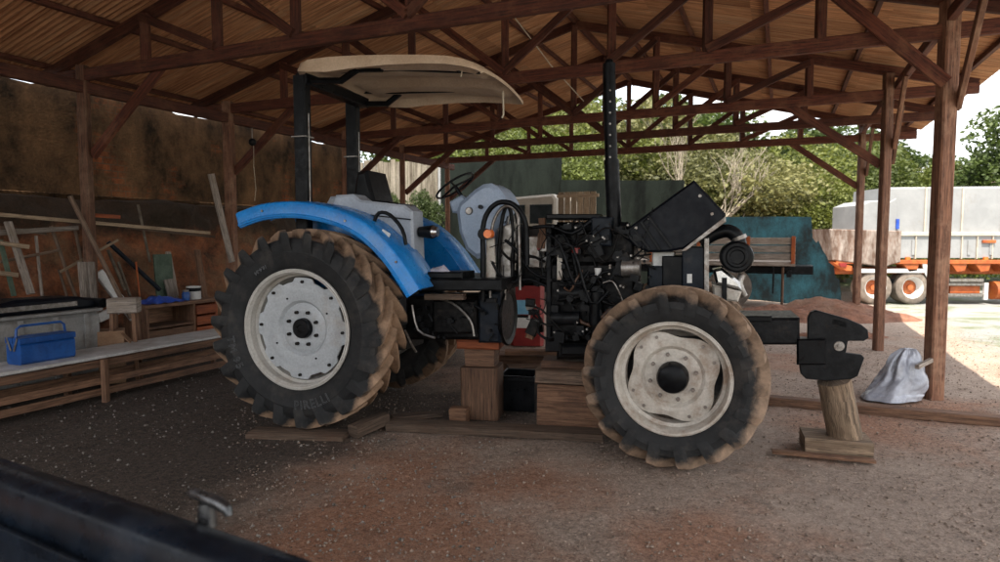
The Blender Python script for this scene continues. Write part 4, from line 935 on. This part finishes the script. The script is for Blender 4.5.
# cabinet with drawers
dk = empty('tool_cabinet', 'old wooden tool cabinet with bright orange drawer side beside the rear tyre', 'cabinet', S(.15, bv+2.3, 0), -SA+math.pi/2)
MB().box((0, 0, .72), (1.25, .5, .05)).build('cabinet_top', 'block', dk); MB().box((0, .22, .36), (1.2, .03, .68)).build('back_panel', 'block', dk)
for x in (-.58, .18, .58): MB().box((x, 0, .36), (.04, .46, .68)).build('side_panel', 'block' if x < .3 else 'orange_wood', dk)
for z in (.62, .46, .3): MB().box((.38, -.24, z-.02), (.36, .03, .13)).build('drawer', 'orange_wood', dk)
MB().box((-.2, 0, .42), (.74, .44, .03)).build('shelf', 'block', dk); MB().box((-.2, -.2, .2), (.74, .03, .36)).build('door', 'block', dk)
def on_cab(x, y, z=.745): return dk.matrix_basis @ V((x, y, z))
bpy.context.view_layer.update()
dkM = Matrix.Translation(dk.location) @ Matrix.Rotation(-SA+math.pi/2, 4, 'Z')
pt = lambda x, y, z=.746: dkM @ V((x, y, z))
pc = empty('paint_tin', 'pale dented paint tin on the tool cabinet', 'tin', pt(.33, -.05)); MB().lathe([(0, 0), (.095, 0), (.1, .01), (.1, .17), (.104, .175), (.104, .19), (.09, .19), (.088, .17), (0, .165)], (0, 0, 0), 'z', 24).build('tin_body', 'white', pc, 40); MB().lathe([(.1005, .12), (.103, .125), (.103, .17), (.1005, .175)], (0, 0, 0), 'z', 24).build('dark_band', 'black', pc)
pc2 = empty('glass_jar', 'small dirty jar between the paint tin and the blue cloth', 'jar', pt(.13, -.12)); MB().lathe([(0, 0), (.05, 0), (.055, .02), (.055, .1), (.04, .12), (.04, .13), (0, .13)], (0, 0, 0), 'z', 20).build('jar_body', 'bluebox', pc2, 40); MB().lathe([(.042, .125), (.044, .13), (.044, .15), (0, .15)], (0, 0, 0), 'z', 20).build('lid', 'steel', pc2)
def cloth():
    mb = MB(); rows = []
    for i in range(13):
        row = []
        for j in range(19):
            u, v = j/18, i/12; z = .005+.1*(math.sin(math.pi*u)*math.sin(math.pi*v))**.6*(.7+.7*fbm(u*3, v*3, 7)) + .01*math.sin(u*21)
            row.append(pt(-.55+.6*u, -.24+.34*v, .748+max(z, .002)))
        rows.append(row)
    solo(mb.grid(rows), 'blue_cloth', 'tarp', 'crumpled bright blue tarpaulin piece on the tool cabinet', 'tarpaulin', 80)
cloth()
plank('green_panel', 'upright dark green board standing on the tool cabinet against the bank', 'board', pt(.05, .2, .75), pt(.05, .24, 1.42), .3, .025, 'green_board', SC); plank('green_panel', 'small pale green board leaning on the dark green board', 'board', pt(.12, .12, .75), pt(.1, .19, 1.05), .16, .02, 'grey_wood', SC)
# stool and leaning things: both ends given in place
st = empty('wooden_stool', 'rough wooden stool with grey plank seat in front of leaning poles', 'stool', S(bu-.62, bv+.72, 0), .3)
MB().box((0, 0, .88), (.3, .24, .17)).build('seat', 'grey_wood', st)
for x in (-.11, .11):
    for y in (-.08, .08): MB().beam((x*1.2, y*1.2, 0), (x, y, .8), .04, .04).build('leg', 'block', st)
def lean(name, label, cat, a, b, ua, ub, r, m, rnd_=False):
    """a leaning piece: foot at pixel a in the plane u=ua of the shed, head at pixel b in the plane u=ub"""
    def pl(px, py, u):
        rr = ray(px, py); rel_ = CAM-SO; t = (u-rel_.dot(SC))/rr.dot(SC); return CAM + rr*t
    A, B = pl(*a, ua), pl(*b, ub)
    if rnd_: return solo(MB().tube([A, B], r, 10), name, m, label, cat, 60)
    return solo(MB().beam(A, B, r*2, r*.9, SC), name, m, label, cat)
lean('steel_pole', 'thick grey pole leaning across the first timber post', 'pole', (131, 318), (70, 196), .25, .1, .03, 'plank', True)
lean('blue_pipe', 'blue pipe leaning behind the wooden stool', 'pipe', (160, 290), (108, 242), .0, -.25, .032, 'slate', True)
lean('wooden_stick', 'thin brown stick leaning on the red bank', 'stick', (83, 318), (51, 226), .0, -.3, .022, 'plank', True)
lean('wooden_stick', 'short thin stick standing left of the brown stick', 'stick', (70, 306), (59, 270), .0, -.2, .016, 'plank', True)
lean('white_board', 'flaky white slat standing upright beside the first post', 'slat', (97, 345), (91, 262), .3, .15, .04, 'grey_wood')
lean('white_board', 'pale wide slat leaning behind the flaky white slat', 'slat', (88, 330), (82, 262), .2, .1, .05, 'grey_wood')
lean('wooden_stick', 'dark stick rising to the horizontal boards', 'stick', (88, 290), (75, 230), .0, -.2, .02, 'plank', True)
lean('white_board', 'broad white board sloping down behind the stool', 'board', (134, 318), (98, 272), .1, .0, .06, 'white')
lean('white_board', 'curved white plank end resting low behind the stool', 'board', (98, 318), (135, 302), .15, .1, .06, 'white')
lean('ladder_rail', 'rough ladder rail leaning at the far end of the bank', 'rail', (31, 294), (8, 222), .2, -.1, .04, 'grey_wood')
lean('ladder_rail', 'dark green rail crossing the rough ladder rail', 'rail', (14, 296), (0, 240), .2, -.05, .025, 'green_board')
lean('ladder_rung', 'short pale rung fixed across the leaning rails', 'rung', (0, 243), (29, 247), .1, .1, .025, 'pale')
lean('ladder_rung', 'lower pale rung across the leaning rails', 'rung', (0, 273), (18, 275), .12, .12, .025, 'pale')
lad = empty('old_ladder', 'rickety wooden ladder leaning on the bank behind the machine cover', 'ladder', S(.1, bv-.6, 0)); 
for o_ in [o for o in col.objects if o.name.startswith('ladder_r')]:
    for k_ in ('label', 'category'): del o_[k_]
    o_.parent = lad; o_.matrix_parent_inverse = Matrix.Translation(-lad.location)
lean('leaning_plank', 'tall pale plank leaning beside the second post near the rear tyre', 'plank', (232, 262), (211, 174), .12, .02, .05, 'grey_wood')
lean('leaning_stick', 'dark bent branch leaning by the blue pipe', 'stick', (125, 290), (108, 250), .0, -.2, .022, 'bark', True)
lean('leaning_stick', 'dark branch leaning close behind the blue pipe', 'stick', (130, 296), (118, 262), .0, -.2, .02, 'bark', True)
lean('long_board', 'long pale board nailed along the front of the posts', 'board', (-30, 212), (210, 233), -.1, -.1, .022, 'pale')
lean('long_board', 'grey board under the long pale board', 'board', (-20, 234), (78, 228), -.12, -.12, .03, 'grey_wood')
lean('long_board', 'dark board end just above the long pale board', 'board', (88, 215), (120, 217), -.1, -.1, .025, 'orange_wood')
lean('long_board', 'thin lower board between the first and second posts', 'board', (125, 227), (215, 237), -.16, -.16, .02, 'plank')
for k, (lb, cat, a, b, ua, ub, r, m, rd) in enumerate((
    ('long thin pole lying almost flat behind the machine cover', 'pole', (0, 262), (60, 250), -.05, -.15, .018, 'plank', True), ('weathered board leaning right of the blue pipe', 'board', (176, 296), (168, 252), .0, -.2, .04, 'grey_wood', False),
    ('dark board leaning against the bank behind the paint tin', 'board', (205, 300), (197, 250), .0, -.2, .05, 'block', False), ('bent brown branch behind the long pale board', 'stick', (150, 262), (138, 205), -.1, -.3, .018, 'bark', True),
    ('pale thin lath crossing behind the first post', 'lath', (60, 272), (118, 240), -.05, -.15, .016, 'pale', False), ('grey pole leaning left of the brown stick', 'pole', (42, 296), (36, 236), .0, -.2, .018, 'grey_wood', True),
    ('short dark rail on the bank above the ladder rails', 'rail', (0, 228), (46, 233), -.2, -.2, .025, 'plank', False), ('rusty rod standing between the stool and the cabinet', 'rod', (142, 318), (136, 262), .1, -.1, .012, 'rust', True))):
    lean('leaning_piece' if cat == 'lath' else cat, lb, cat, a, b, ua, ub, r, m, rd)
fc = empty('red_marker', 'small orange red cone among the ladder rails', 'cone', S(-.0, bv-.55, .0)); MB().lathe([(.14, 0), (.14, .02), (.1, .03), (.03, .42), (0, .43)], (0, 0, 0), 'z', 20).build('cone_body', 'red', fc); MB().lathe([(.068, .2), (.072, .2), (.05, .3), (.046, .3)], (0, 0, 0), 'z', 20).build('white_ring', 'white', fc)
# pulley on the second post brace and ropes
pq = S(.9, TV[4], 2.9); pu = empty('pulley_block', 'dark chain pulley hanging from the knee brace of the second post', 'pulley', S(.75, 2.1, HC-.6), 0., None, .6)
MB().lathe([(0, -.05), (.06, -.05), (.09, -.03), (.1, 0), (.09, .03), (.06, .05), (0, .05)], (0, 0, 0), 'y', 20).build('housing', 'iron', pu); MB().tube([(0, 0, .08), (0, 0, .36)], .012, 8).build('hook', 'steel', pu); MB().tube([(.03, 0, -.08), (.02, .0, -.6), (.06, 0, -1.2), (.02, 0, -1.5)], .006, 6).build('rope', 'rope', pu)
solo(MB().tube([S(SW*.5+.1, TV[4], 4.55), S(SW*.52, 3.6, 4.2), S(SW*.5+.2, TV[5], 4.0)], .008, 6), 'slack_rope', 'rope', 'pale slack rope strung between two roof trusses', 'rope')

# ------------------------------------------------------------------ pickup in the foreground
pa, pb = PZ(0, 464, 1.02), PZ(300, 566, 1.02); pd = (pb-pa).normalized(); pn = V((pd.y, -pd.x, 0))   # pn points to the camera side
pk = empty('pickup_bed', 'dusty black blue pickup bed side with a chrome tie hook', 'pickup', (pb.x, pb.y, 0), math.atan2(pd.y, pd.x))
sec = [(.03, .55), (.05, .75), (.045, .95), (.035, 1.0), (.015, 1.028), (-.03, 1.04), (-.065, 1.034), (-.085, 1.015), (-.09, .97), (-.11, .6), (-.10, .45)]
rows = []
for i in range(25):
    x = -2.2+2.5*i/24; drop = .0 if x < .0 else -.9*x**2
    rows.append([V((x, y, z+drop*(1 if z > .9 else .3))) for y, z in sec])
MB().grid(rows).build('bed_side', 'pick', pk, 60)
MB().beam((-2.1, -.115, .93), (-.1, -.115, .93), .012, .03).build('inner_ridge', 'pick', pk); MB().box((-1.1, -.85, .55), (2.2, 1.5, .03)).build('bed_floor', 'pick', pk)
MB().box((.06, -.8, .72), (.05, 1.4, .36), 0, .02).build('tailgate', 'pick', pk)
wl = MB().lathe([(0, .02), (.2, .02), (.22, 0), (.33, 0), (.35, -.04), (.35, -.2), (.33, -.24), (0, -.24)], (-1.3, 0, .35), 'y', 40).build('wheel', 'dirt_tyre', pk)
MB().box((-1.1, -.08, .38), (2.2, .12, .16)).build('sill', 'pick', pk); MB().box((-1.1, -.85, .5), (2.1, .9, .06)).build('chassis', 'iron', pk)
hk0 = PZ(207, 513, 1.035); hl = (Matrix.Rotation(-math.atan2(pd.y, pd.x), 4, 'Z') @ (hk0-V((pb.x, pb.y, 0))))
hook = MB(); hook.tube([hl+V((0, 0, -.03)), hl+V((0, 0, .025))], [.022, .017], 12); hook.tube([hl+V((-.06, .0, .036)), hl+V((-.045, 0, .038)), hl+V((.045, 0, .03)), hl+V((.07, 0, .022)), hl+V((.075, 0, .01))], [.006, .012, .014, .012, .008], 12); hook.build('tie_hook', 'dull_chrome', pk, 50)
# ------------------------------------------------------------------ walls behind the shed
W0 = V((9.0, 16.5, 0)); WDIR = -SC
def wallp(px):                                   # where a pixel column meets the back wall line
    k = (px-500)/F; t = (k*W0.y-W0.x)/(WDIR.x-k*WDIR.y); return W0+WDIR*t
def wall_seg(name, label, tops, m, th=.22, jag=0, parts=None):
    """tops: (pixel column, pixel row) along the wall's upper edge"""
    mb = MB(); front = []
    P = [(wallp(a), a, b) for a, b in tops]; rows = []
    for q, a, b in P:
        z = H + (AT(a, b, q.y).z - H); rows.append([q+V((0, 0, gz(q.x, q.y)-.2)), q+V((0, 0, z)), q+SD*th+V((0, 0, z)), q+SD*th+V((0, 0, gz(q.x, q.y)-.2))])
    mb.grid(rows, True); n = 4; mb.f += [(0, 1, 2, 3), tuple(len(mb.v)-4+k for k in range(4))]; mb.uv += [[(0, 0)]*4]*2
    return solo(mb, name, m, label, 'wall', 30)
random.seed(3)
wall_seg('back_wall', 'tall mossy dark green wall behind the shed with shade painted into its colour', [(441, 157), (470, 157), (520, 157), (559, 157)], 'moss_shade_wall')
wall_seg('back_wall', 'lower mossy wall section continuing behind the exhaust pipe', [(559.5, 180), (600, 180), (640, 180.5), (682, 180)], 'moss_shade_wall', .2)
tw = [(682.5, 217), (725, 217), (770, 216.5), (810, 217), (812, 238), (816, 243), (818, 241), (823, 251), (827, 257), (829, 262), (834, 266), (836, 277), (840, 280), (842, 292), (843, 303)]
wall_seg('broken_wall', 'flaking teal blue wall with a crumbling stepped end', tw, 'teal_wall', .24)
# pale wall and painted panel, sunlit, at the left end
pw = empty('pale_wall', 'sunlit pale weathered plank wall beyond the left end of the shed', 'wall', (-6.5, 22.6, 0))
xx = 0
for k in range(30):
    wdt = random.uniform(.16, .26); h_ = 4.45+random.uniform(-.06, .06); MB().box((xx+wdt/2, random.uniform(-.01, .01), h_/2-.1), (wdt-.012, .05, h_)).build('plank', 'lit_wall', pw); xx += wdt
pp = empty('painted_wall', 'white painted panel wall with dark teal uprights beside the mossy wall', 'wall', (-.6+.4, 21.25, 0), -SA+.02)
MB().box((-1.0, .1, 2.1), (2.2, .12, 4.2)).build('wall_body', 'truck_white', pp)
random.seed(9)
for x, w_ in ((-1.85, .2), (-1.5, .12), (-1.2, .3), (-.8, .16), (-.55, .22), (-.2, .14)): MB().box((x, .02, 3.6), (w_, .05, 1.1)).build('teal_upright', 'teal_wall', pp)

# ------------------------------------------------------------------ old flatbed truck beside the back wall
fo = S(8.46, TV[-1]+1.6); ft = empty('flatbed_truck', 'old beige cab truck with grey wooden bed sides parked by the back wall', 'truck', (fo.x, fo.y, gz(fo.x, fo.y)), -SA)
# local x: rear at 0, cab towards -x
cabx = -6.6
MB().prism([V((cabx-.6, -1., .8)), V((cabx-.6, -1., 1.5)), V((cabx-.35, -1., 2.75)), V((cabx+.9, -1., 2.82)), V((cabx+1., -1., 2.7)), V((cabx+1., -1., .8))], (0, 2., 0), .06).build('cab', 'beige_cab', ft)
MB().box((cabx+.6, -1.01, 2.3), (.62, .03, .5)).build('window', 'glass', ft); MB().box((cabx-.1, -1.01, 2.3), (.5, .03, .5)).build('window', 'glass', ft); MB().box((cabx+.2, -1.012, 1.75), (1.5, .02, .06)).build('trim', 'white', ft)
MB().box((-2.6, 0, .92), (6.2, .8, .2)).build('chassis', 'iron', ft); MB().box((-2.7, 0, 1.08), (5.6, 2.1, .1)).build('bed_floor', 'grey_wood', ft)
for z in (1.24, 1.42, 1.6): 
    MB().box((-2.7, -1.05, z), (5.6, .04, .155)).build('side_board', 'grey_wood', ft); MB().box((.08, 0, z), (.04, 2.0, .155)).build('tail_board', 'grey_wood', ft)
for x in (-5.3, -4.2, -3.1, -2., -.9, .05): MB().box((x, -1.09, 1.4), (.08, .04, .62)).build('stake', 'rust', ft)
for k in range(6): MB().box((-5.45+.17*k, -1.0, 2.3), (.15, .04, 1.1)).build('headboard', 'pale', ft)
MB().box((-5.0, -1.03, 2.75), (1.1, .05, .08)).build('headboard_rail', 'pale', ft)
for x in (-1.3, -6.7):
    wv = bpy.data.objects.new('wheel', None); col.objects.link(wv); wv.parent = ft; wv.location = (x, -.85, .5)
    MB().lathe([(.28, -.1), (.3, -.13), (.44, -.13), (.49, -.1), (.5, 0), (.49, .12), (.3, .13)], n=36).build('tyre', 'dirt_tyre', wv, 40); MB().lathe([(0, -.06), (.1, -.06), (.12, 0), (.22, .02), (.28, -.1)], n=36).build('rim', 'rust', wv, 40)
for y in (-.85, .85): MB().box((-.35, y, .7), (.03, .5, .6)).build('mud_flap', 'black', ft)
MB().box((-.02, 0, .85), (.1, 2.0, .14)).build('rear_bumper', 'iron', ft); MB().tube([(-.15, -.95, .0), (-.15, -.95, 1.0)], .03, 8).build('stand_leg', 'block', ft); MB().box((-.01, -.8, .85), (.03, .2, .1)).build('tail_light', 'red', ft)

# ------------------------------------------------------------------ white tipper truck in the sun
TYd = 21.; gt = gz(12.5, TYd); tk = empty('tipper_truck', 'white tipper truck with rusty bucket and orange chassis standing in the sun', 'truck', (AT(880, 305, TYd).x, TYd, gt))
ox = tk.location.x
def LX(px): return (px-500)/F*TYd*(1) - ox
def LZ(py): return AT(880, py, TYd).z - gt
def tbox(name, x0, y0, x1, y1, ya, yb, m, ch=None, parent=None):
    a, b, c, d = LX(x0), LX(x1), LZ(y1), LZ(y0); return MB().box(((a+b)/2, (ya+yb)/2, (c+d)/2), (b-a, yb-ya, d-c), 0, ch).build(name, m, parent or tk)
def tprism(name, pix, ya, yb, m, bev=.03): return MB().prism([V((LX(a), ya, LZ(b))) for a, b in pix], (0, yb-ya, 0), bev).build(name, m, tk)
tprism('load_body', [(889, 187), (1100, 185), (1100, 236), (896, 236), (886, 225)], .15, 2.3, 'truck_white', .05)
tprism('cab_hood', [(862, 205), (874, 200), (884, 200), (884, 232), (862, 232)], .3, 2.0, 'truck_white', .04)
tprism('tail_bucket', [(828, 229), (900, 231), (900, 262), (884, 267), (832, 260)], -.05, 2.4, 'rust_white', .03)
tprism('body_end', [(884, 205), (896, 198), (899, 232), (884, 232)], .1, 2.25, 'truck_white', .02)
for k in range(14):
    x = 901+k*15.4; tbox('side_panel', x, 236, x+14.2, 258, .06, .14, 'truck_white'); tbox('panel_rib', x+14.3, 233, x+15.3, 259, .02, .12, 'beige_cab')
for x in (925, 962, 1002): tbox('strap', x, 187, x+1.6, 236, .11, .15, 'beige_cab', .004)
for x in (906, 945, 984): tbox('side_lamp', x, 257, x+4, 260, -.01, .05, 'orange_lens', .004)
for x in (912, 938, 968, 990): tbox('hinge_plate', x, 240, x+3, 255, .03, .07, 'truck_white', .006)
tprism('tail_lamp', [(838, 263), (846, 263), (846, 267), (840, 267)], -.06, -.03, 'red', .004)
tbox('tank_guard', 940, 274, 950, 300, .4, .9, 'iron'); tbox('axle_beam', 868, 286, 926, 291, .5, 1.0, 'iron'); tbox('leaf_spring', 884, 280, 910, 284, .25, .45, 'iron')
tbox('top_rail', 900, 232, 1100, 236, .0, .14, 'beige_cab'); tbox('bottom_rail', 836, 260, 1100, 264, -.02, .3, 'rust'); tbox('chassis', 836, 268, 1100, 275, .5, 1.6, 'rust'); tbox('chassis_rail', 860, 269, 930, 273, .02, .3, 'white')
for x in (904, 922, 952, 976, 1000, 1030): tprism('cross_bracket', [(x, 264), (x+16, 264), (x+14, 271), (x+6, 272)], .02, .5, 'rust', .01)
tprism('bucket_lip', [(832, 262), (852, 266), (852, 271), (846, 271)], -.03, .3, 'rust', .01)
for px in (878, 915.5, 1060):
    wv = bpy.data.objects.new('wheel', None); col.objects.link(wv); wv.parent = tk; wv.location = (LX(px), .3, .55)
    MB().lathe([(.33, -.2), (.36, -.24), (.5, -.24), (.55, -.2), (.555, -.05), (.54, .3), (.35, .32)], n=44).build('tyre', 'dirt_tyre', wv, 40)
    MB().lathe([(.24, -.02), (.28, -.06), (.31, -.19), (.35, -.235), (.37, -.235), (.37, -.2)], n=44).build('rim', 'white', wv, 40); MB().lathe([(0, -.12), (.09, -.12), (.1, -.05), (.2, -.03), (.25, .0), (.26, .05)], n=32).build('hub', 'rust', wv, 40)
tprism('mud_flap', [(922, 262), (928, 262), (937, 278), (933, 285), (926, 274)], .0, .06, 'white', .01)
tbox('step_frame', 951, 283, 992, 286, .1, .6, 'steel'); tbox('step_frame', 951, 294, 992, 297, .1, .6, 'steel'); tbox('step_upright', 988, 283, 992, 300, .08, .2, 'white'); tbox('battery_box', 956, 286, 986, 294, .2, .7, 'rust'); tbox('pipe_rack', 952, 279, 986, 282, .05, .3, 'steel')
tk_t = MB().tube([V((LX(1000), .3, LZ(291))), V((LX(1020), .3, LZ(291)))], .3, 24).build('air_tank', 'rust', tk)
tbox('side_marker', 982, 240, 995, 243, -.01, .05, 'rust'); tbox('blue_sign', 896, 219, 899, 229, .05, .12, 'tarp')
# ------------------------------------------------------------------ red soil heap beside the yard
def mound(name, label, c, rx, ry, h, sd_):
    mb = MB(); rows = []; n = 46
    for i in range(n+1):
        row = []
        for j in range(n+1):
            x, y = (j/n*2-1), (i/n*2-1); r = math.hypot(x, y)
            z = h*max(0, 1-r**1.3)*(1+.55*fbm(x*2.2+sd_, y*2.2, sd_)) + .07*fbm(x*9, y*9, sd_)*max(0, 1-r) - .04*r
            X, Y = c[0]+x*rx, c[1]+y*ry; row.append((X, Y, gz(X, Y)+max(z, -.1)-.02))
        rows.append(row)
    return solo(mb.grid(rows), name, 'mound', label, 'soil heap', 80)
q = g(830, 318); mound('soil_heap', 'low heap of loose red soil in front of the broken teal wall', (q.x, q.y+.3), 2.2, 1.2, .42, 1.)
q = g(775, 318); mound('soil_heap', 'flat spread of red soil under the flatbed truck tail', (q.x, q.y+.3), 1.8, 1.1, .2, 5.)
q = g(848, 338); mound('soil_heap', 'small red soil heap beside the middle post', (q.x, q.y+.2), 1.0, .5, .15, 9.)

# ------------------------------------------------------------------ trees
def crown_mesh(name, n, rx, rz, zc, leaf, seed, clumps=26, m='leaf_a'):
    r = np.random.default_rng(seed); cs = r.normal(size=(clumps, 3)); cs /= np.linalg.norm(cs, axis=1)[:, None]; cs *= (r.random((clumps, 1))**.4)
    rad = .26+.22*r.random(clumps); k = r.integers(0, clumps, n); d = r.normal(size=(n, 3)); d /= np.linalg.norm(d, axis=1)[:, None]; d *= (.55+.45*r.random((n, 1))**.6)
    p = cs[k]*.8+d*rad[k][:, None]; p[:, 2] = np.maximum(p[:, 2], -1.); P = p*np.array([rx, rx, rz])+np.array([0, 0, zc])
    a = r.normal(size=(n, 3)); a /= np.linalg.norm(a, axis=1)[:, None]; b = np.cross(a, r.normal(size=(n, 3))); b /= np.linalg.norm(b, axis=1)[:, None]
    s_ = leaf*(.6+.8*r.random((n, 1))); q = np.stack([P-a*s_, P+b*s_*.55, P+a*s_, P-b*s_*.55], 1).reshape(-1, 3)
    me = bpy.data.meshes.new('crown'); me.from_pydata(q.tolist(), [], np.arange(n*4).reshape(-1, 4).tolist()); me.materials.append(M[m]); return me, cs*np.array([rx, rx, rz])*.8+np.array([0, 0, zc])
def trunk_mesh(h, r0, tips, seed, m='bark'):
    random.seed(seed); mb = MB(); top = V((random.uniform(-.3, .3), random.uniform(-.3, .3), h))
    pts = [V((0, 0, -.3)).lerp(top, t)+V((.08*math.sin(t*6+seed), .08*math.cos(t*5), 0)) for t in (0, .2, .4, .6, .8, 1.)]; mb.tube(pts, [r0*1.25, r0, r0*.85, r0*.7, r0*.5, r0*.3], 10)
    for c in tips:
        c = V(c); s_ = pts[random.choice((2, 3, 4))]; mid = s_.lerp(c, .5)+V((random.uniform(-.3, .3), random.uniform(-.3, .3), .2)); mb.tube([s_, mid, c], [r0*.4, r0*.25, r0*.08], 6)
    o = mb.build('trunk', m, None, 60); me = o.data; bpy.data.objects.remove(o); return me
kinds = []
for i, (m, rx, rz, zc, n, leaf) in enumerate((('leaf_a', 2.8, 2.7, 3.6, 24000, .085), ('leaf_b', 2.6, 3.0, 4.0, 26000, .08), ('leaf_c', 3.0, 2.3, 3.0, 20000, .075), ('leaf_d', 2.6, 2.7, 3.8, 24000, .085))):
    me, cs = crown_mesh('crown', n, rx, rz, zc, leaf, 40+i, 30, m); kinds.append((me, trunk_mesh(zc+.6, .16, cs[:10], i)))
def tree(px, Y, top, kind, label, sx=1., rz=0., name='leafy_tree'):
    """px: pixel column, top: pixel row of the crown top"""
    base = AT(px, 239, Y); zt = AT(px, top, Y).z; hk = (6.35, 7.0, 5.35, 6.6)[kind]; s_ = (zt+.3)/hk
    o = empty(name, label, 'tree', (base.x, Y, gz(base.x, Y)-.1), rz, 'trees behind the yard')
    for nm, me in zip(('crown', 'trunk'), kinds[kind]):
        c = bpy.data.objects.new(nm, me); col.objects.link(c); c.parent = o
    o.scale = (s_*sx, s_*sx, s_)
tree(452, 29, 128, 1, 'mid green tree above the painted wall left of the mossy wall', 1.2, .3)
tree(505, 31, 118, 0, 'yellow green tree behind the tall mossy wall', 1.2, 1.3)
tree(548, 27, 128, 1, 'dark leaved tree over the right end of the tall mossy wall', 1.1, 2.1)
tree(592, 30, 112, 0, 'bright tree directly behind the exhaust stack', 1.15, 3.)
tree(640, 34, 100, 2, 'olive tree behind the lower mossy wall', 1.3, .8)
tree(690, 29, 140, 2, 'low olive tree behind the raised hood', 1.3, 2.)
tree(735, 27, 150, 2, 'loose olive tree behind the bare branches', 1.3, 4.)
tree(775, 29, 132, 0, 'round yellow green tree behind the flatbed truck', 1.2, 5.)
tree(818, 25.5, 165, 0, 'low bright bush like tree behind the broken teal wall', 1.2, .2)
tree(845, 32, 130, 1, 'tall green tree behind the rusty bucket', 1.2, 1.)
tree(890, 36, 138, 0, 'light green tree rising over the white load body', 1.3, 2.7)
tree(935, 34, 150, 1, 'mid green tree behind the nearest right post', 1.3, 3.6)
tree(975, 37, 155, 2, 'pale olive tree over the white truck body', 1.4, .4)
tree(1030, 30, 92, 3, 'dark tall tree at the far end of the white truck', 1.15, 2.2)
tree(420, 33, 128, 3, 'dark tree rising over the pale plank wall', 1.3, .9)
tree(660, 42, 92, 3, 'distant dark tree between the truss openings', 1.4, 1.7)
tree(560, 44, 88, 1, 'distant green tree seen through the middle truss', 1.4, 2.9)
tree(800, 42, 118, 3, 'distant dark tree behind the round yellow green tree', 1.5, .6)
tree(710, 46, 118, 1, 'distant green tree behind the loose olive trees', 1.6, 5.2)
tree(880, 46, 132, 3, 'distant dark tree behind the light green tree', 1.6, 3.3)
tree(500, 48, 112, 3, 'distant dark tree behind the tall mossy wall', 1.6, 1.1)
for px_, tp_, lb_ in ((362, 188, 'dark shrub in front of the pale plank wall'), (392, 200, 'low dark shrub beside the pale plank wall corner'), (424, 196, 'small dark shrub between the pale and painted walls')):
    tree(px_, 20.8, tp_, 3, lb_, .55, px_, 'shrub')
# bare tree
def bare():
    random.seed(21); mb = MB(); base = AT(700, 239, 24.5); b = V((base.x, 24.5, 0))
    def br(p, d, L, r, dep):
        pts = [p]
        for i in range(4):
            d = (d+V((random.uniform(-.18, .18), random.uniform(-.18, .18), random.uniform(-.05, .16)))).normalized(); pts.append(pts[-1]+d*L/4)
        mb.tube(pts, [r, r*.85, r*.7, r*.55, r*.4], 5)
        if dep:
            for k in range(3 if dep > 1 else 4):
                e = (d+V((random.uniform(-.7, .7), random.uniform(-.5, .5), random.uniform(-.1, .7)))).normalized(); br(pts[random.choice((2, 3, 4))], e, L*.66, r*.5, dep-1)
    mb.tube([b+V((0, 0, -.2)), b+V((.05, 0, 1.6))], [.12, .09], 8)
    for d in ((.9, 0, .55), (.75, -.2, .8), (.5, .2, 1.), (-.3, 0, 1.), (1., .2, .3), (-.7, .1, .8)): br(b+V((.05, 0, 1.5)), V(d).normalized(), 2.3, .05, 3)
    o = empty('bare_tree', 'leafless pale branched tree spreading behind the raised hood', 'tree', b); ob = mb.build('branches', 'twig', o, 60); ob.matrix_parent_inverse = Matrix.Translation(-b)
bare()
# scrub that closes the gaps low down between the trunks
def scrub():
    n = 50000; x = -9+38*rng.random(n); y = 24.5+3.5*rng.random(n)+.10*np.abs(x-4); hgt = 1.6+1.0*np.sin(x*.9)+.6*np.sin(x*2.3+1); z = rng.random(n)**.8*(hgt+.6)
    P = np.stack([x, y, z], 1); a = rng.normal(size=(n, 3)); a /= np.linalg.norm(a, axis=1)[:, None]; b = np.cross(a, rng.normal(size=(n, 3))); b /= np.linalg.norm(b, axis=1)[:, None]; s_ = .095*(.6+.8*rng.random((n, 1)))
    q = np.stack([P-a*s_, P+b*s_*.5, P+a*s_, P-b*s_*.5], 1).reshape(-1, 3); me = bpy.data.meshes.new('scrub'); me.from_pydata(q.tolist(), [], np.arange(n*4).reshape(-1, 4).tolist()); me.materials.append(M['leaf_b'])
    o = bpy.data.objects.new('scrub', me); col.objects.link(o); tag(o, 'tangled green scrub growing under the trees behind the walls', 'scrub', kind='stuff')
scrub()
